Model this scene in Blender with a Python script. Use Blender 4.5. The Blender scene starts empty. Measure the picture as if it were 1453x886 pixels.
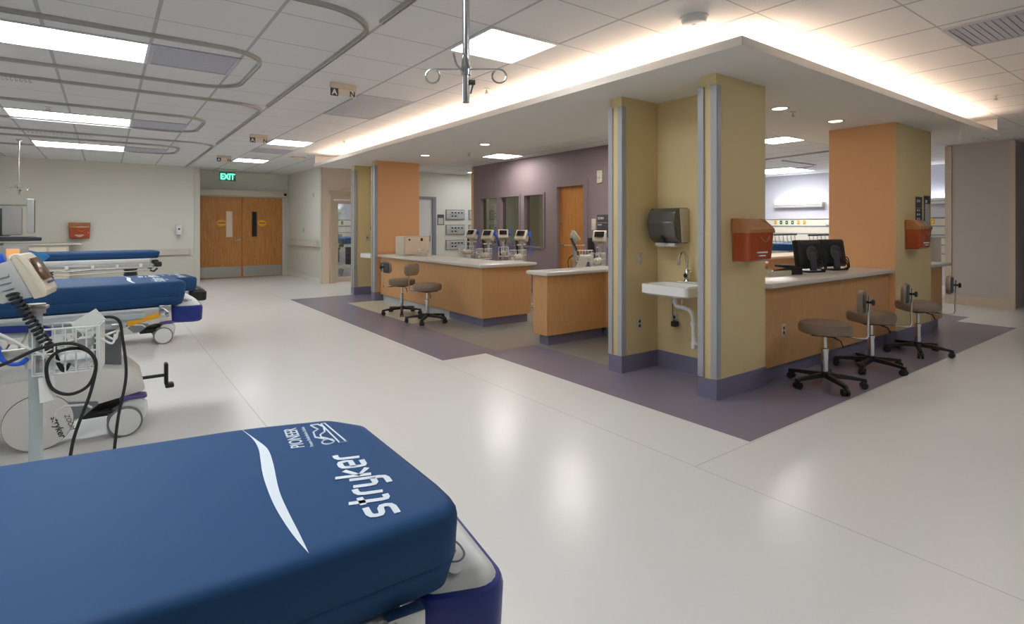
import bpy, bmesh, math, random
from mathutils import Vector, Matrix
random.seed(7)
PI = math.pi
C = bpy.context.scene.collection
scn = bpy.context.scene

# ------------------------------------------------------------------ camera, world, exposure
EYE = 1.35
cam = bpy.data.cameras.new('camera'); camo = bpy.data.objects.new('camera', cam); C.objects.link(camo)
cam.sensor_width = 36; cam.lens = 36 * 780 / 1453; cam.shift_y = -(443 - 321) / 1453; cam.clip_start = 0.05
camo.location = (0, 0, EYE); camo.rotation_euler = (PI / 2, 0, -math.radians(36.47))
scn.camera = camo
w = bpy.data.worlds.new('world'); scn.world = w; w.use_nodes = True
w.node_tree.nodes['Background'].inputs[0].default_value = (1, .97, .93, 1)
w.node_tree.nodes['Background'].inputs[1].default_value = .25
scn.view_settings.view_transform = 'Standard'; scn.view_settings.look = 'None'
scn.view_settings.exposure = .85; scn.view_settings.gamma = 1; scn.view_settings.use_curve_mapping = False
E_TROFFER, E_COVE, E_BAR, E_DOWN, E_INNER = 9.0, 24.0, 9.0, 2.0, 13.0

# ------------------------------------------------------------------ materials
def lin(c):
    r = []
    for v in c[:3]:
        v /= 255.
        r.append(v / 12.92 if v <= .04045 else ((v + .055) / 1.055) ** 2.4)
    return (*r, 1)
def pm(name, col, rough=.5, metal=0., noise=.04, scale=60, bump=0., spec=.5, bscale=None, emit=0., coat=0.):
    m = bpy.data.materials.new(name); m.use_nodes = True
    nt = m.node_tree; b = nt.nodes['Principled BSDF']
    c = lin(col)
    b.inputs['Roughness'].default_value = rough; b.inputs['Metallic'].default_value = metal
    b.inputs['Specular IOR Level'].default_value = spec
    if coat: b.inputs['Coat Weight'].default_value = coat; b.inputs['Coat Roughness'].default_value = .12
    tc = nt.nodes.new('ShaderNodeTexCoord')
    nz = nt.nodes.new('ShaderNodeTexNoise'); nz.inputs['Scale'].default_value = scale; nz.inputs['Detail'].default_value = 3
    nt.links.new(tc.outputs['Object'], nz.inputs['Vector'])
    mx = nt.nodes.new('ShaderNodeMix'); mx.data_type = 'RGBA'
    mx.inputs[6].default_value = (*[v * (1 - noise) for v in c[:3]], 1)
    mx.inputs[7].default_value = (*[min(1, v * (1 + noise)) for v in c[:3]], 1)
    nt.links.new(nz.outputs['Fac'], mx.inputs[0]); nt.links.new(mx.outputs[2], b.inputs['Base Color'])
    if bump:
        n2 = nt.nodes.new('ShaderNodeTexNoise'); n2.inputs['Scale'].default_value = bscale or scale; n2.inputs['Detail'].default_value = 2
        nt.links.new(tc.outputs['Object'], n2.inputs['Vector'])
        bp = nt.nodes.new('ShaderNodeBump'); bp.inputs['Strength'].default_value = bump; bp.inputs['Distance'].default_value = .01
        nt.links.new(n2.outputs['Fac'], bp.inputs['Height']); nt.links.new(bp.outputs['Normal'], b.inputs['Normal'])
    if emit:
        b.inputs['Emission Color'].default_value = c; b.inputs['Emission Strength'].default_value = emit
    return m
def em(name, col, s):
    m = bpy.data.materials.new(name); m.use_nodes = True; nt = m.node_tree
    nt.nodes.clear(); o = nt.nodes.new('ShaderNodeOutputMaterial'); e = nt.nodes.new('ShaderNodeEmission')
    e.inputs[0].default_value = (*col, 1); e.inputs[1].default_value = s
    nt.links.new(e.outputs[0], o.inputs[0]); return m
def glass(name, tint=(.9, .93, .92), gl=.07):
    m = bpy.data.materials.new(name); m.use_nodes = True; nt = m.node_tree; nt.nodes.clear()
    o = nt.nodes.new('ShaderNodeOutputMaterial'); t = nt.nodes.new('ShaderNodeBsdfTransparent'); g = nt.nodes.new('ShaderNodeBsdfGlossy')
    t.inputs[0].default_value = (*tint, 1); g.inputs['Roughness'].default_value = .02
    mx = nt.nodes.new('ShaderNodeMixShader'); mx.inputs[0].default_value = gl
    nt.links.new(t.outputs[0], mx.inputs[1]); nt.links.new(g.outputs[0], mx.inputs[2]); nt.links.new(mx.outputs[0], o.inputs[0]); return m
def wood(name, c1, c2, sc=(30, 30, 1.6), rough=.45):
    m = bpy.data.materials.new(name); m.use_nodes = True; nt = m.node_tree; b = nt.nodes['Principled BSDF']
    tc = nt.nodes.new('ShaderNodeTexCoord'); mp = nt.nodes.new('ShaderNodeMapping'); mp.inputs['Scale'].default_value = sc
    nz = nt.nodes.new('ShaderNodeTexNoise'); nz.inputs['Scale'].default_value = 3; nz.inputs['Detail'].default_value = 6; nz.inputs['Distortion'].default_value = .8
    rp = nt.nodes.new('ShaderNodeValToRGB'); rp.color_ramp.elements[0].position = .3; rp.color_ramp.elements[1].position = .7
    rp.color_ramp.elements[0].color = lin(c1); rp.color_ramp.elements[1].color = lin(c2)
    nt.links.new(tc.outputs['Object'], mp.inputs[0]); nt.links.new(mp.outputs[0], nz.inputs['Vector'])
    nt.links.new(nz.outputs['Fac'], rp.inputs[0]); nt.links.new(rp.outputs[0], b.inputs['Base Color'])
    b.inputs['Roughness'].default_value = rough; return m
def mnode(nt, op, a, b=None):
    n = nt.nodes.new('ShaderNodeMath'); n.operation = op
    for i, v in enumerate((a, b)):
        if v is None: continue
        if isinstance(v, (int, float)): n.inputs[i].default_value = v
        else: nt.links.new(v, n.inputs[i])
    return n.outputs[0]
def floor_mat(name, col, seams=False, rough=.2, noise=.05):
    m = pm(name, col, rough, noise=noise, scale=260, spec=.36)
    nt = m.node_tree; b = nt.nodes['Principled BSDF']
    tc = nt.nodes.new('ShaderNodeTexCoord')
    # fine flake speckle and a slow roughness variation (burnished wear)
    n3 = nt.nodes.new('ShaderNodeTexNoise'); n3.inputs['Scale'].default_value = 1.3; n3.inputs['Detail'].default_value = 4
    nt.links.new(tc.outputs['Object'], n3.inputs['Vector'])
    r = mnode(nt, 'MULTIPLY_ADD', n3.outputs['Fac'], .06); r.node.inputs[2].default_value = rough - .04
    nt.links.new(r, b.inputs['Roughness'])
    n4 = nt.nodes.new('ShaderNodeTexNoise'); n4.inputs['Scale'].default_value = 90
    nt.links.new(tc.outputs['Object'], n4.inputs['Vector'])
    bp = nt.nodes.new('ShaderNodeBump'); bp.inputs['Strength'].default_value = .05; bp.inputs['Distance'].default_value = .004
    nt.links.new(n4.outputs['Fac'], bp.inputs['Height']); nt.links.new(bp.outputs['Normal'], b.inputs['Normal'])
    if seams:
        sp = nt.nodes.new('ShaderNodeSeparateXYZ'); nt.links.new(tc.outputs['Object'], sp.inputs[0])
        def line(o, at, wd):
            return mnode(nt, 'LESS_THAN', mnode(nt, 'ABSOLUTE', mnode(nt, 'SUBTRACT', o, at)), wd)
        s = mnode(nt, 'MAXIMUM', line(sp.outputs[0], .87, .003), line(sp.outputs[0], 2.66, .003))
        s = mnode(nt, 'MAXIMUM', s, mnode(nt, 'MULTIPLY', line(sp.outputs[1], 1.87, .003), mnode(nt, 'GREATER_THAN', sp.outputs[0], 2.66)))
        s = mnode(nt, 'MAXIMUM', s, line(sp.outputs[1], .35, .003))
        src = b.inputs['Base Color'].links[0].from_socket
        mx = nt.nodes.new('ShaderNodeMix'); mx.data_type = 'RGBA'
        nt.links.new(mnode(nt, 'MULTIPLY', s, .35), mx.inputs[0]); nt.links.new(src, mx.inputs[6]); mx.inputs[7].default_value = lin((120, 115, 108))
        nt.links.new(mx.outputs[2], b.inputs['Base Color'])
    return m
GX, GY, X0, Y0 = .635, .62, .28, 3.20      # ceiling grid pitch and origin
def ceiling_mat():
    m = pm('ceiling_tile', (222, 221, 220), .9, noise=.05, scale=160, bump=.15, bscale=220)
    nt = m.node_tree; b = nt.nodes['Principled BSDF']; tc = nt.nodes.new('ShaderNodeTexCoord')
    sp = nt.nodes.new('ShaderNodeSeparateXYZ'); nt.links.new(tc.outputs['Object'], sp.inputs[0])
    def grid(o, p, o0, wd):
        f = mnode(nt, 'FRACT', mnode(nt, 'DIVIDE', mnode(nt, 'SUBTRACT', o, o0 - 50 * p), p))
        d = mnode(nt, 'ABSOLUTE', mnode(nt, 'SUBTRACT', f, .5))
        return mnode(nt, 'GREATER_THAN', d, .5 - wd / p / 2)
    g = mnode(nt, 'MAXIMUM', grid(sp.outputs[0], GX, X0, .024), grid(sp.outputs[1], GY, Y0, .012))
    src = b.inputs['Base Color'].links[0].from_socket
    mx = nt.nodes.new('ShaderNodeMix'); mx.data_type = 'RGBA'
    nt.links.new(g, mx.inputs[0]); nt.links.new(src, mx.inputs[6]); mx.inputs[7].default_value = lin((178, 178, 180))
    nt.links.new(mx.outputs[2], b.inputs['Base Color']); return m

M = dict(
    vinyl=floor_mat('pale_sheet_vinyl', (230, 229, 227), True, .245),
    stripe=floor_mat('mauve_grey_vinyl', (134, 127, 144), False, .24, .1),
    cream=floor_mat('cream_vinyl', (210, 204, 182), False, .24),
    olive=floor_mat('taupe_vinyl', (150, 147, 140), False, .24, .08),
    ctile=ceiling_mat(),
    gyp=pm('soffit_paint', (228, 225, 220), .85, noise=.02),
    cream_wall=pm('cream_wall_paint', (226, 223, 213), .7, noise=.02),
    wains=pm('wall_protection_panel', (210, 207, 196), .5, noise=.02),
    yellow=pm('yellow_vinyl_wallcover', (224, 203, 154), .6, noise=.05, scale=90, bump=.15, bscale=300),
    orange=pm('orange_vinyl_wallcover', (240, 182, 130), .6, noise=.05, scale=90, bump=.15, bscale=300),
    purple=pm('plum_grey_wall_paint', (142, 127, 132), .65, noise=.03),
    lilac=pm('lilac_wall_paint', (196, 198, 212), .7, noise=.02),
    pink=pm('pinkish_wall_paint', (236, 214, 192), .7, noise=.02),
    greyw=pm('grey_wall_panel', (196, 188, 186), .6, noise=.04),
    bluew=pm('blue_grey_wall_paint', (138, 146, 154), .6, noise=.03),
    base=pm('violet_grey_cove_base', (126, 122, 148), .35, noise=.05),
    lbase=pm('light_cove_base', (196, 200, 208), .35, noise=.03),
    guard=pm('grey_corner_guard', (172, 174, 180), .4, noise=.02),
    trimc=pm('cream_trim', (208, 193, 174), .5, noise=.02),
    rail=pm('beige_handrail', (206, 200, 188), .45, noise=.02),
    frame=pm('mauve_frame_paint', (140, 126, 131), .4, noise=.02),
    bframe=pm('blue_grey_frame_paint', (134, 138, 148), .4, noise=.02),
    alu=pm('satin_aluminium', (190, 188, 184), .35, .8, noise=.02),
    dframe=pm('beige_metal_frame', (204, 186, 164), .4, .2, noise=.02),
    wood=wood('maple_laminate', (204, 152, 98), (216, 168, 116)),
    door=wood('oak_door_veneer', (176, 112, 50), (204, 142, 76), (14, 14, 1.2)),
    top=pm('grey_solid_surface', (214, 208, 200), .3, noise=.08, scale=300),
    white=pm('white_plastic', (226, 227, 226), .4, noise=.015),
    porc=pm('white_porcelain', (240, 240, 238), .15, noise=.01, coat=.5),
    ivory=pm('ivory_plastic', (222, 212, 192), .45, noise=.02),
    beige=pm('beige_enamel', (206, 196, 178), .4, noise=.02),
    lgrey=pm('light_grey_plastic', (196, 196, 194), .45, noise=.02),
    shell=pm('pale_shell_plastic', (222, 220, 215), .4, noise=.02),
    bgrey=pm('pale_blue_grey_enamel', (178, 190, 192), .4, noise=.02),
    mgrey=pm('mid_grey_plastic', (120, 122, 126), .5, noise=.03),
    dgrey=pm('dark_grey_plastic', (70, 72, 76), .5, noise=.04),
    black=pm('black_plastic', (28, 27, 28), .45, noise=.05),
    rubber=pm('black_rubber', (36, 35, 36), .7, noise=.05),
    chrome=pm('chrome', (208, 210, 214), .18, 1., noise=.01),
    steel=pm('brushed_steel', (176, 176, 174), .38, 1., noise=.04),
    navy=pm('navy_coated_nylon', (37, 76, 122), .62, noise=.05, scale=500, bump=.22, bscale=3.2, spec=.25),
    print=pm('white_screen_print', (226, 236, 246), .55, noise=.01),
    blue=pm('royal_blue_plastic', (34, 52, 132), .35, noise=.03),
    bblue=pm('bright_blue_plastic', (36, 92, 214), .35, noise=.03),
    violet=pm('violet_plastic', (92, 74, 140), .4, noise=.03),
    yel=pm('yellow_plastic', (242, 172, 32), .4, noise=.02),
    red=pm('translucent_red_plastic', (182, 80, 42), .2, noise=.08, scale=12, coat=.4),
    amber=pm('amber_plastic', (184, 122, 74), .2, noise=.06, scale=12, coat=.4),
    taupe=pm('taupe_vinyl_upholstery', (138, 120, 102), .5, noise=.05, bump=.1),
    tan=pm('tan_upholstery', (184, 134, 98), .6, noise=.05),
    smoke=pm('smoked_plastic', (84, 82, 78), .18, noise=.05, coat=.5),
    paper=pm('white_paper', (238, 238, 234), .7, noise=.02),
    green=pm('green_outlet', (8, 104, 66), .4, noise=.02),
    yout=pm('yellow_outlet', (222, 164, 6), .4, noise=.02),
    sign=pm('dark_grey_sign', (72, 70, 74), .5, noise=.03),
    screen=pm('dark_screen', (40, 36, 32), .12, noise=.05),
    brownscreen=pm('amber_brown_screen', (96, 66, 34), .15, noise=.05),
    orangescreen=pm('lit_orange_screen', (240, 170, 110), .3, noise=.05, emit=.35),
    pbag=pm('blue_sterile_wrap', (44, 142, 214), .5, noise=.08, scale=15, bump=.4, bscale=30),
    wrap=pm('crumpled_white_wrap', (226, 228, 230), .5, noise=.05, bump=.7, bscale=28),
    glass=glass('clear_glass'), dglass=glass('dim_glass', (.62, .62, .55), .1),
    vent=pm('grey_vent_metal', (186, 187, 196), .5, .0, noise=.04),
    exitg=em('exit_green_glow', (.1, .95, .45), 1.6),
    troffer=em('troffer_glow', (.95, .985, 1), E_TROFFER),
    inner=em('inner_troffer_glow', (1, .95, .88), E_INNER),
    cove=em('warm_cove_glow', (1, .74, .56), E_COVE),
    bar=em('bed_light_glow', (.92, .95, 1), E_BAR),
    down=em('downlight_glow', (1, .86, .66), E_DOWN),
)

# ------------------------------------------------------------------ mesh builder
def aligned(p0, p1):
    d = Vector(p1) - Vector(p0); z = d.normalized()
    q = Vector((0, 0, 1)).rotation_difference(z)
    return Matrix.Translation(Vector(p0)) @ q.to_matrix().to_4x4(), d.length
class B:
    def __init__(s): s.bm = bmesh.new(); s.mi = 0
    def add(s, t, mat=None):
        if mat is not None: t.transform(mat)
        for f in t.faces: f.material_index = s.mi
        me = bpy.data.meshes.new('t'); t.to_mesh(me); t.free(); s.bm.from_mesh(me); bpy.data.meshes.remove(me); return s
    def box(s, x0, y0, z0, x1, y1, z1, bev=0, seg=2, mat=None):
        t = bmesh.new(); bmesh.ops.create_cube(t, size=1)
        for v in t.verts: v.co = Vector(((x0 + x1) / 2 + v.co.x * (x1 - x0), (y0 + y1) / 2 + v.co.y * (y1 - y0), (z0 + z1) / 2 + v.co.z * (z1 - z0)))
        if bev: bmesh.ops.bevel(t, geom=t.edges[:], offset=min(bev, .49 * min(abs(x1 - x0), abs(y1 - y0), abs(z1 - z0))), segments=seg, affect='EDGES', profile=.5, clamp_overlap=True)
        return s.add(t, mat)
    def cyl(s, p0, p1, r, r2=None, n=16, mat=None):
        t = bmesh.new(); A, L = aligned(p0, p1)
        bmesh.ops.create_cone(t, cap_ends=True, segments=n, radius1=r, radius2=r if r2 is None else r2, depth=L)
        t.transform(A @ Matrix.Translation((0, 0, L / 2))); return s.add(t, mat)
    def sph(s, c, r, sc=(1, 1, 1), n=16, mat=None):
        t = bmesh.new(); bmesh.ops.create_uvsphere(t, u_segments=n, v_segments=max(6, n // 2), radius=r)
        for v in t.verts: v.co = Vector((c[0] + v.co.x * sc[0], c[1] + v.co.y * sc[1], c[2] + v.co.z * sc[2]))
        return s.add(t, mat)
    def lathe(s, prof, n=24, mat=None):
        t = bmesh.new(); rings = []
        for r, z in prof:
            rings.append([t.verts.new((max(r, 1e-4) * math.cos(2 * PI * k / n), max(r, 1e-4) * math.sin(2 * PI * k / n), z)) for k in range(n)])
        for a, b in zip(rings, rings[1:]):
            for k in range(n): t.faces.new((a[k], a[(k + 1) % n], b[(k + 1) % n], b[k]))
        t.faces.new(rings[0][::-1]); t.faces.new(rings[-1]); bmesh.ops.recalc_face_normals(t, faces=t.faces[:]); return s.add(t, mat)
    def loft(s, rings, mat=None, cap=True):
        t = bmesh.new(); R = [[t.verts.new(p) for p in r] for r in rings]; n = len(R[0])
        for a, b in zip(R, R[1:]):
            for k in range(n): t.faces.new((a[k], a[(k + 1) % n], b[(k + 1) % n], b[k]))
        if cap: t.faces.new(R[0][::-1]); t.faces.new(R[-1])
        bmesh.ops.recalc_face_normals(t, faces=t.faces[:]); return s.add(t, mat)
    def prism(s, poly, z0, z1, mat=None, bev=0):
        t = bmesh.new(); a = [t.verts.new((*p, z0)) for p in poly]; f = t.faces.new(a)
        e = bmesh.ops.extrude_face_region(t, geom=[f])['geom']
        for v in e:
            if isinstance(v, bmesh.types.BMVert): v.co.z = z1
        bmesh.ops.recalc_face_normals(t, faces=t.faces[:])
        if bev: bmesh.ops.bevel(t, geom=t.edges[:], offset=bev, segments=2, affect='EDGES', profile=.5, clamp_overlap=True)
        return s.add(t, mat)
    def tube(s, pts, r, n=8, closed=False, prof=None, up=None, mat=None):
        pts = [Vector(p) for p in pts]; N = len(pts); t = bmesh.new(); rings = []; nrm = None
        for i, p in enumerate(pts):
            a = pts[(i - 1) % N] if (i > 0 or closed) else p; b = pts[(i + 1) % N] if (i < N - 1 or closed) else p
            d = (b - a).normalized()
            if up is not None: nrm = (Vector(up) - d * d.dot(Vector(up))).normalized()
            elif nrm is None:
                q = Vector((0, 0, 1)) if abs(d.z) < .9 else Vector((1, 0, 0)); nrm = (q - d * d.dot(q)).normalized()
            else: nrm = (nrm - d * d.dot(nrm)).normalized()
            bi = d.cross(nrm)
            P = prof or [(r * math.cos(2 * PI * k / n), r * math.sin(2 * PI * k / n)) for k in range(n)]
            rings.append([t.verts.new(p + bi * u + nrm * v) for u, v in P])
        n = len(rings[0]); prs = list(zip(rings, rings[1:])) + ([(rings[-1], rings[0])] if closed else [])
        for a, b in prs:
            for k in range(n): t.faces.new((a[k], a[(k + 1) % n], b[(k + 1) % n], b[k]))
        if not closed: t.faces.new(rings[0][::-1]); t.faces.new(rings[-1])
        bmesh.ops.recalc_face_normals(t, faces=t.faces[:]); return s.add(t, mat)
    def text(s, txt, size, mat, ext=.0006, shear=0., bold=0., align='LEFT', sx=1.):
        cu = bpy.data.curves.new('t', 'FONT'); cu.body = txt; cu.size = size; cu.extrude = ext; cu.shear = shear; cu.offset = bold; cu.resolution_u = 3
        cu.align_x = align
        o = bpy.data.objects.new('t', cu); C.objects.link(o); bpy.context.view_layer.update()
        me = bpy.data.meshes.new_from_object(o.evaluated_get(bpy.context.evaluated_depsgraph_get()))
        t = bmesh.new(); t.from_mesh(me); bpy.data.objects.remove(o); bpy.data.curves.remove(cu); bpy.data.meshes.remove(me)
        if sx != 1.: t.transform(Matrix.Diagonal((sx, 1, 1, 1)))
        return s.add(t, mat)
    def obj(s, name, mats, parent=None, label=None, ang=38, loc=None):
        me = bpy.data.meshes.new(name)
        for f in s.bm.faces: f.smooth = True
        for e in s.bm.edges:
            if len(e.link_faces) == 2 and e.calc_face_angle(0) > math.radians(ang): e.smooth = False
        s.bm.to_mesh(me); s.bm.free()
        for m in (mats if isinstance(mats, (list, tuple)) else [mats]): me.materials.append(m)
        o = bpy.data.objects.new(name, me); C.objects.link(o)
        if parent: o.parent = parent
        if label: o['label'] = label
        if loc: o.location = loc
        return o
def thing(name, label, cat, loc=(0, 0, 0), rz=0., group=None):
    o = bpy.data.objects.new(name, None); C.objects.link(o); o.empty_display_size = .1
    o.location = loc; o.rotation_euler = (0, 0, rz); o['label'] = label; o['category'] = cat
    if group: o['group'] = group
    return o
def tag(o, label, cat, group=None):
    o['label'] = label; o['category'] = cat
    if group: o['group'] = group
    return o
def dup(src, label, loc=None, rz=None, group=None):
    def cp(o, par):
        c = o.copy(); C.objects.link(c); c.parent = par
        for ch in [k for k in o.children]: cp(ch, c)
        return c
    r = cp(src, None); r['label'] = label
    if loc is not None: r.location = loc
    if rz is not None: r.rotation_euler = (0, 0, rz)
    if group: r['group'] = group
    return r
def struct(name, b, mats, parent=None, **k):
    o = b.obj(name, mats, parent, **k); o['kind'] = 'structure'; return o
def T(x=0, y=0, z=0, rx=0, ry=0, rz=0):
    return Matrix.Translation((x, y, z)) @ Matrix.Rotation(rz, 4, 'Z') @ Matrix.Rotation(ry, 4, 'Y') @ Matrix.Rotation(rx, 4, 'X')
def rpoly(pts, rads, n=6):
    out = []; N = len(pts)
    for i in range(N):
        p = Vector(pts[i]); a = (Vector(pts[i - 1]) - p).normalized(); b = (Vector(pts[(i + 1) % N]) - p).normalized()
        r = rads[i] if isinstance(rads, (list, tuple)) else rads
        if r <= 0: out.append(tuple(p)); continue
        th = a.angle(b); t = r / math.tan(th / 2); c = p + (a + b).normalized() * (r / math.sin(th / 2))
        s0 = p + a * t - c; s1 = p + b * t - c
        a0 = math.atan2(s0.y, s0.x); da = math.atan2(s1.y, s1.x) - a0
        while da > PI: da -= 2 * PI
        while da < -PI: da += 2 * PI
        for k in range(n + 1): out.append((c.x + r * math.cos(a0 + da * k / n), c.y + r * math.sin(a0 + da * k / n)))
    return out
def inset(poly, d):
    N = len(poly); out = []
    ar = sum(poly[i][0] * poly[(i + 1) % N][1] - poly[(i + 1) % N][0] * poly[i][1] for i in range(N)); sg = 1 if ar > 0 else -1
    for i in range(N):
        p = Vector(poly[i]); e0 = (p - Vector(poly[i - 1])).normalized(); e1 = (Vector(poly[(i + 1) % N]) - p).normalized()
        n0 = Vector((-e0.y, e0.x)) * sg; n1 = Vector((-e1.y, e1.x)) * sg
        m = (n0 + n1); l = m.length
        m = m / l if l > 1e-6 else n0
        out.append(tuple(p + m * d / max(.3, m.dot(n0))))
    return out
def helix(p0, p1, r, turns, n=10):
    A, L = aligned(p0, p1)
    return [A @ Vector((r * math.cos(2 * PI * k / n), r * math.sin(2 * PI * k / n), L * k / (turns * n))) for k in range(turns * n + 1)]
def curve(pts, n=8):
    P = [Vector(p) for p in pts]; P = [P[0] * 2 - P[1]] + P + [P[-1] * 2 - P[-2]]; out = []
    for i in range(1, len(P) - 2):
        for k in range(n):
            t = k / n; a, b, c, d = P[i - 1:i + 3]
            out.append(.5 * ((2 * b) + (c - a) * t + (2 * a - 5 * b + 4 * c - d) * t * t + (3 * b - a - 3 * c + d) * t ** 3))
    return out + [P[-2]]
R90 = PI / 2
# a matrix that stands xy-drawn things upright: facing -y (toward the camera side), -x, +x
def face_ny(x, y, z): return Matrix.Translation((x, y, z)) @ Matrix.Rotation(R90, 4, 'X')
def face_nx(x, y, z): return Matrix.Translation((x, y, z)) @ Matrix.Rotation(-R90, 4, 'Z') @ Matrix.Rotation(R90, 4, 'X')

# ================================================================== SETTING
H = 2.76; ZS = 2.54
XS0, YS0 = 3.35, 2.00                        # soffit outer corner
def cells(b, xs, ys, f, z0, z1=None):
    for i in range(len(xs) - 1):
        for j in range(len(ys) - 1):
            k = f((xs[i] + xs[i + 1]) / 2, (ys[j] + ys[j + 1]) / 2)
            if k is None: continue
            b.mi = k
            t = bmesh.new(); t.faces.new([t.verts.new(p) for p in ((xs[i], ys[j], z0), (xs[i + 1], ys[j], z0), (xs[i + 1], ys[j + 1], z0), (xs[i], ys[j + 1], z0))])
            b.add(t)
def fkind(x, y):
    if 3.40 < x < 4.6 and 6.95 < y < 9.46: return 2
    if 3.40 < x < 5.3 and 4.87 < y < 6.95: return 3
    if 3.92 < x < 6.9 and 3.5 < y < 4.87: return 3
    if 2.72 < x < 4.6 and 4.85 < y < 10.55: return 1
    if 3.24 < x < 6.9 and 1.88 < y < 4.87: return 1
    if 6.9 < x < 9.70 and 1.88 < y < 3.3: return 1
    if 9.70 < x < 10.3 and 2.52 < y < 2.85: return 1
    if 4.6 < x < 7 and 4.87 < y < 10.5: return 3
    return 0
b = B(); cells(b, [-3.4, 2.72, 3.24, 3.40, 3.92, 4.6, 5.3, 6.9, 7.0, 9.70, 10.3, 16.2], [-3.6, 1.88, 2.52, 2.85, 3.3, 3.5, 4.85, 4.87, 6.95, 9.46, 10.5, 10.55, 18.4], fkind, 0)
struct('floor', b, [M['vinyl'], M['stripe'], M['cream'], M['olive']])
b = B(); b.box(-3.4, -3.6, H, 16.2, 18.4, H + .06); struct('ceiling', b, M['ctile'])
# soffit ring over the nurse station: slab + upturned lip + cove back
SX1, SY1 = 9.45, 11.2; BX, BY = 5.22, 3.72
b = B()
b.box(XS0, YS0, ZS, SX1, BY, ZS + .02); b.box(XS0, BY, ZS, BX, SY1, ZS + .02)
b.box(XS0, YS0, ZS + .02, SX1, YS0 + .02, ZS + .06); b.box(XS0, YS0 + .02, ZS + .02, XS0 + .02, SY1, ZS + .06)
b.box(XS0 + .42, YS0 + .42, ZS + .02, SX1, YS0 + .44, H); b.box(XS0 + .42, YS0 + .44, ZS + .02, XS0 + .44, SY1, H)
b.box(BX - .02, BY, ZS + .02, BX, SY1, H); b.box(BX - .02, BY - .02, ZS + .02, SX1, BY, H)
b.box(XS0 + .02, SY1 - .02, ZS + .02, BX - .02, SY1, H); b.box(SX1 - .02, YS0 + .02, ZS + .02, SX1, BY - .02, H)
struct('ceiling_soffit', b, M['gyp'])

def wall(name, rects, mats, base=None, bev=0):
    b = B()
    for r in rects: b.box(*r)
    return struct(name, b, mats)
# bay back wall (left), its lower protection panel and handrail
wall('wall_bay', [(-3.4, 15.05, 0, 1.80, 15.20, H), (1.68, 15.20, 0, 1.80, 15.87, H)], M['cream_wall'])
b = B(); b.box(-3.4, 15.035, .12, 1.80, 15.05, .62); b.box(-3.4, 15.03, .62, 1.70, 15.05, .645); b.box(1.70, 15.02, 0, 1.815, 15.06, H - .01); struct('trim_1', b, M['wains'])
b = B(); b.box(-3.4, 15.03, 0, 1.68, 15.05, .11); struct('baseboard_bay', b, M['wains'])
# corridor to the double doors
wall('wall_corridor', [(4.05, 12.95, 0, 4.17, 15.87, H)], M['cream_wall'])
b = B(); b.box(4.035, 12.96, .12, 4.05, 15.84, .84); b.box(4.03, 12.95, .835, 4.05, 15.84, .85); b.box(4.03, 12.93, 0, 4.06, 13.05, H - .01); struct('trim_2', b, M['wains'])
wall('wall_door', [(1.80, 15.87, 2.28, 4.05, 16.0, H), (1.68, 15.87, 0, 1.88, 16.0, 2.28), (3.90, 15.87, 0, 4.17, 16.0, 2.28)], M['cream_wall'])
# far wall behind the station: glass door opening and white door opening
wall('wall_far', [(4.17, 12.95, 2.12, 5.40, 13.07, H), (5.40, 12.95, 0, 6.15, 13.07, H), (6.15, 12.95, 2.12, 7.02, 13.07, H), (7.02, 12.95, 0, 10.2, 13.07, H)], [M['cream_wall']])
b = B(); b.box(4.06, 12.935, 2.13, 5.40, 12.95, H - .01); b.box(4.06, 12.935, 0, 4.22, 12.95, 2.13); struct('wall_pink', b, M['pink'])
# plum wall with three panes and a door
PX = 7.0
WY = [(10.70, 9.98), (9.92, 9.17), (9.06, 8.37)]   # three panes, far to near
WZ0, WZ1 = .90, 2.02; DY0, DY1 = 7.22, 8.04
b = B()
b.box(PX, 6.2, 0, PX + .12, DY0, H); b.box(PX, DY0, 2.16, PX + .12, DY1, H); b.box(PX, DY1, 0, PX + .12, WY[2][1], H)
b.box(PX, WY[2][1], 0, PX + .12, WY[0][0], WZ0); b.box(PX, WY[2][1], WZ1, PX + .12, WY[0][0], H)
b.box(PX, WY[0][0], 0, PX + .12, 11.06, H)
for a, c in ((WY[0][1], WY[1][0]), (WY[1][1], WY[2][0])): b.box(PX, c, WZ0, PX + .12, a, WZ1)
struct('wall_plum', b, M['purple'])
b = B(); b.box(PX - .012, 11.0, .1, PX + .13, 11.08, H - .02); struct('trim_3', b, M['orange'])
b = B(); b.box(PX - .012, 6.2, 0, PX, DY0 - .06, .1); b.box(PX - .012, DY1 + .06, 0, PX, 11.0, .1); struct('baseboard_plum', b, M['base'])
for i, (y1, y0) in enumerate(WY):
    f = B()
    for (ya, yb, za, zb) in ((y0, y0 + .04, WZ0, WZ1), (y1 - .04, y1, WZ0, WZ1), (y0 + .04, y1 - .04, WZ0, WZ0 + .04), (y0 + .04, y1 - .04, WZ1 - .04, WZ1)):
        f.box(PX - .02, ya, za, PX + .14, yb, zb)
    fo = struct('window_%d' % (i + 1), f, M['frame'])
    g = B(); g.box(PX + .055, y0 + .04, WZ0 + .04, PX + .061, y1 - .04, WZ1 - .04); g.obj('pane', M['dglass'], fo)
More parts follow.
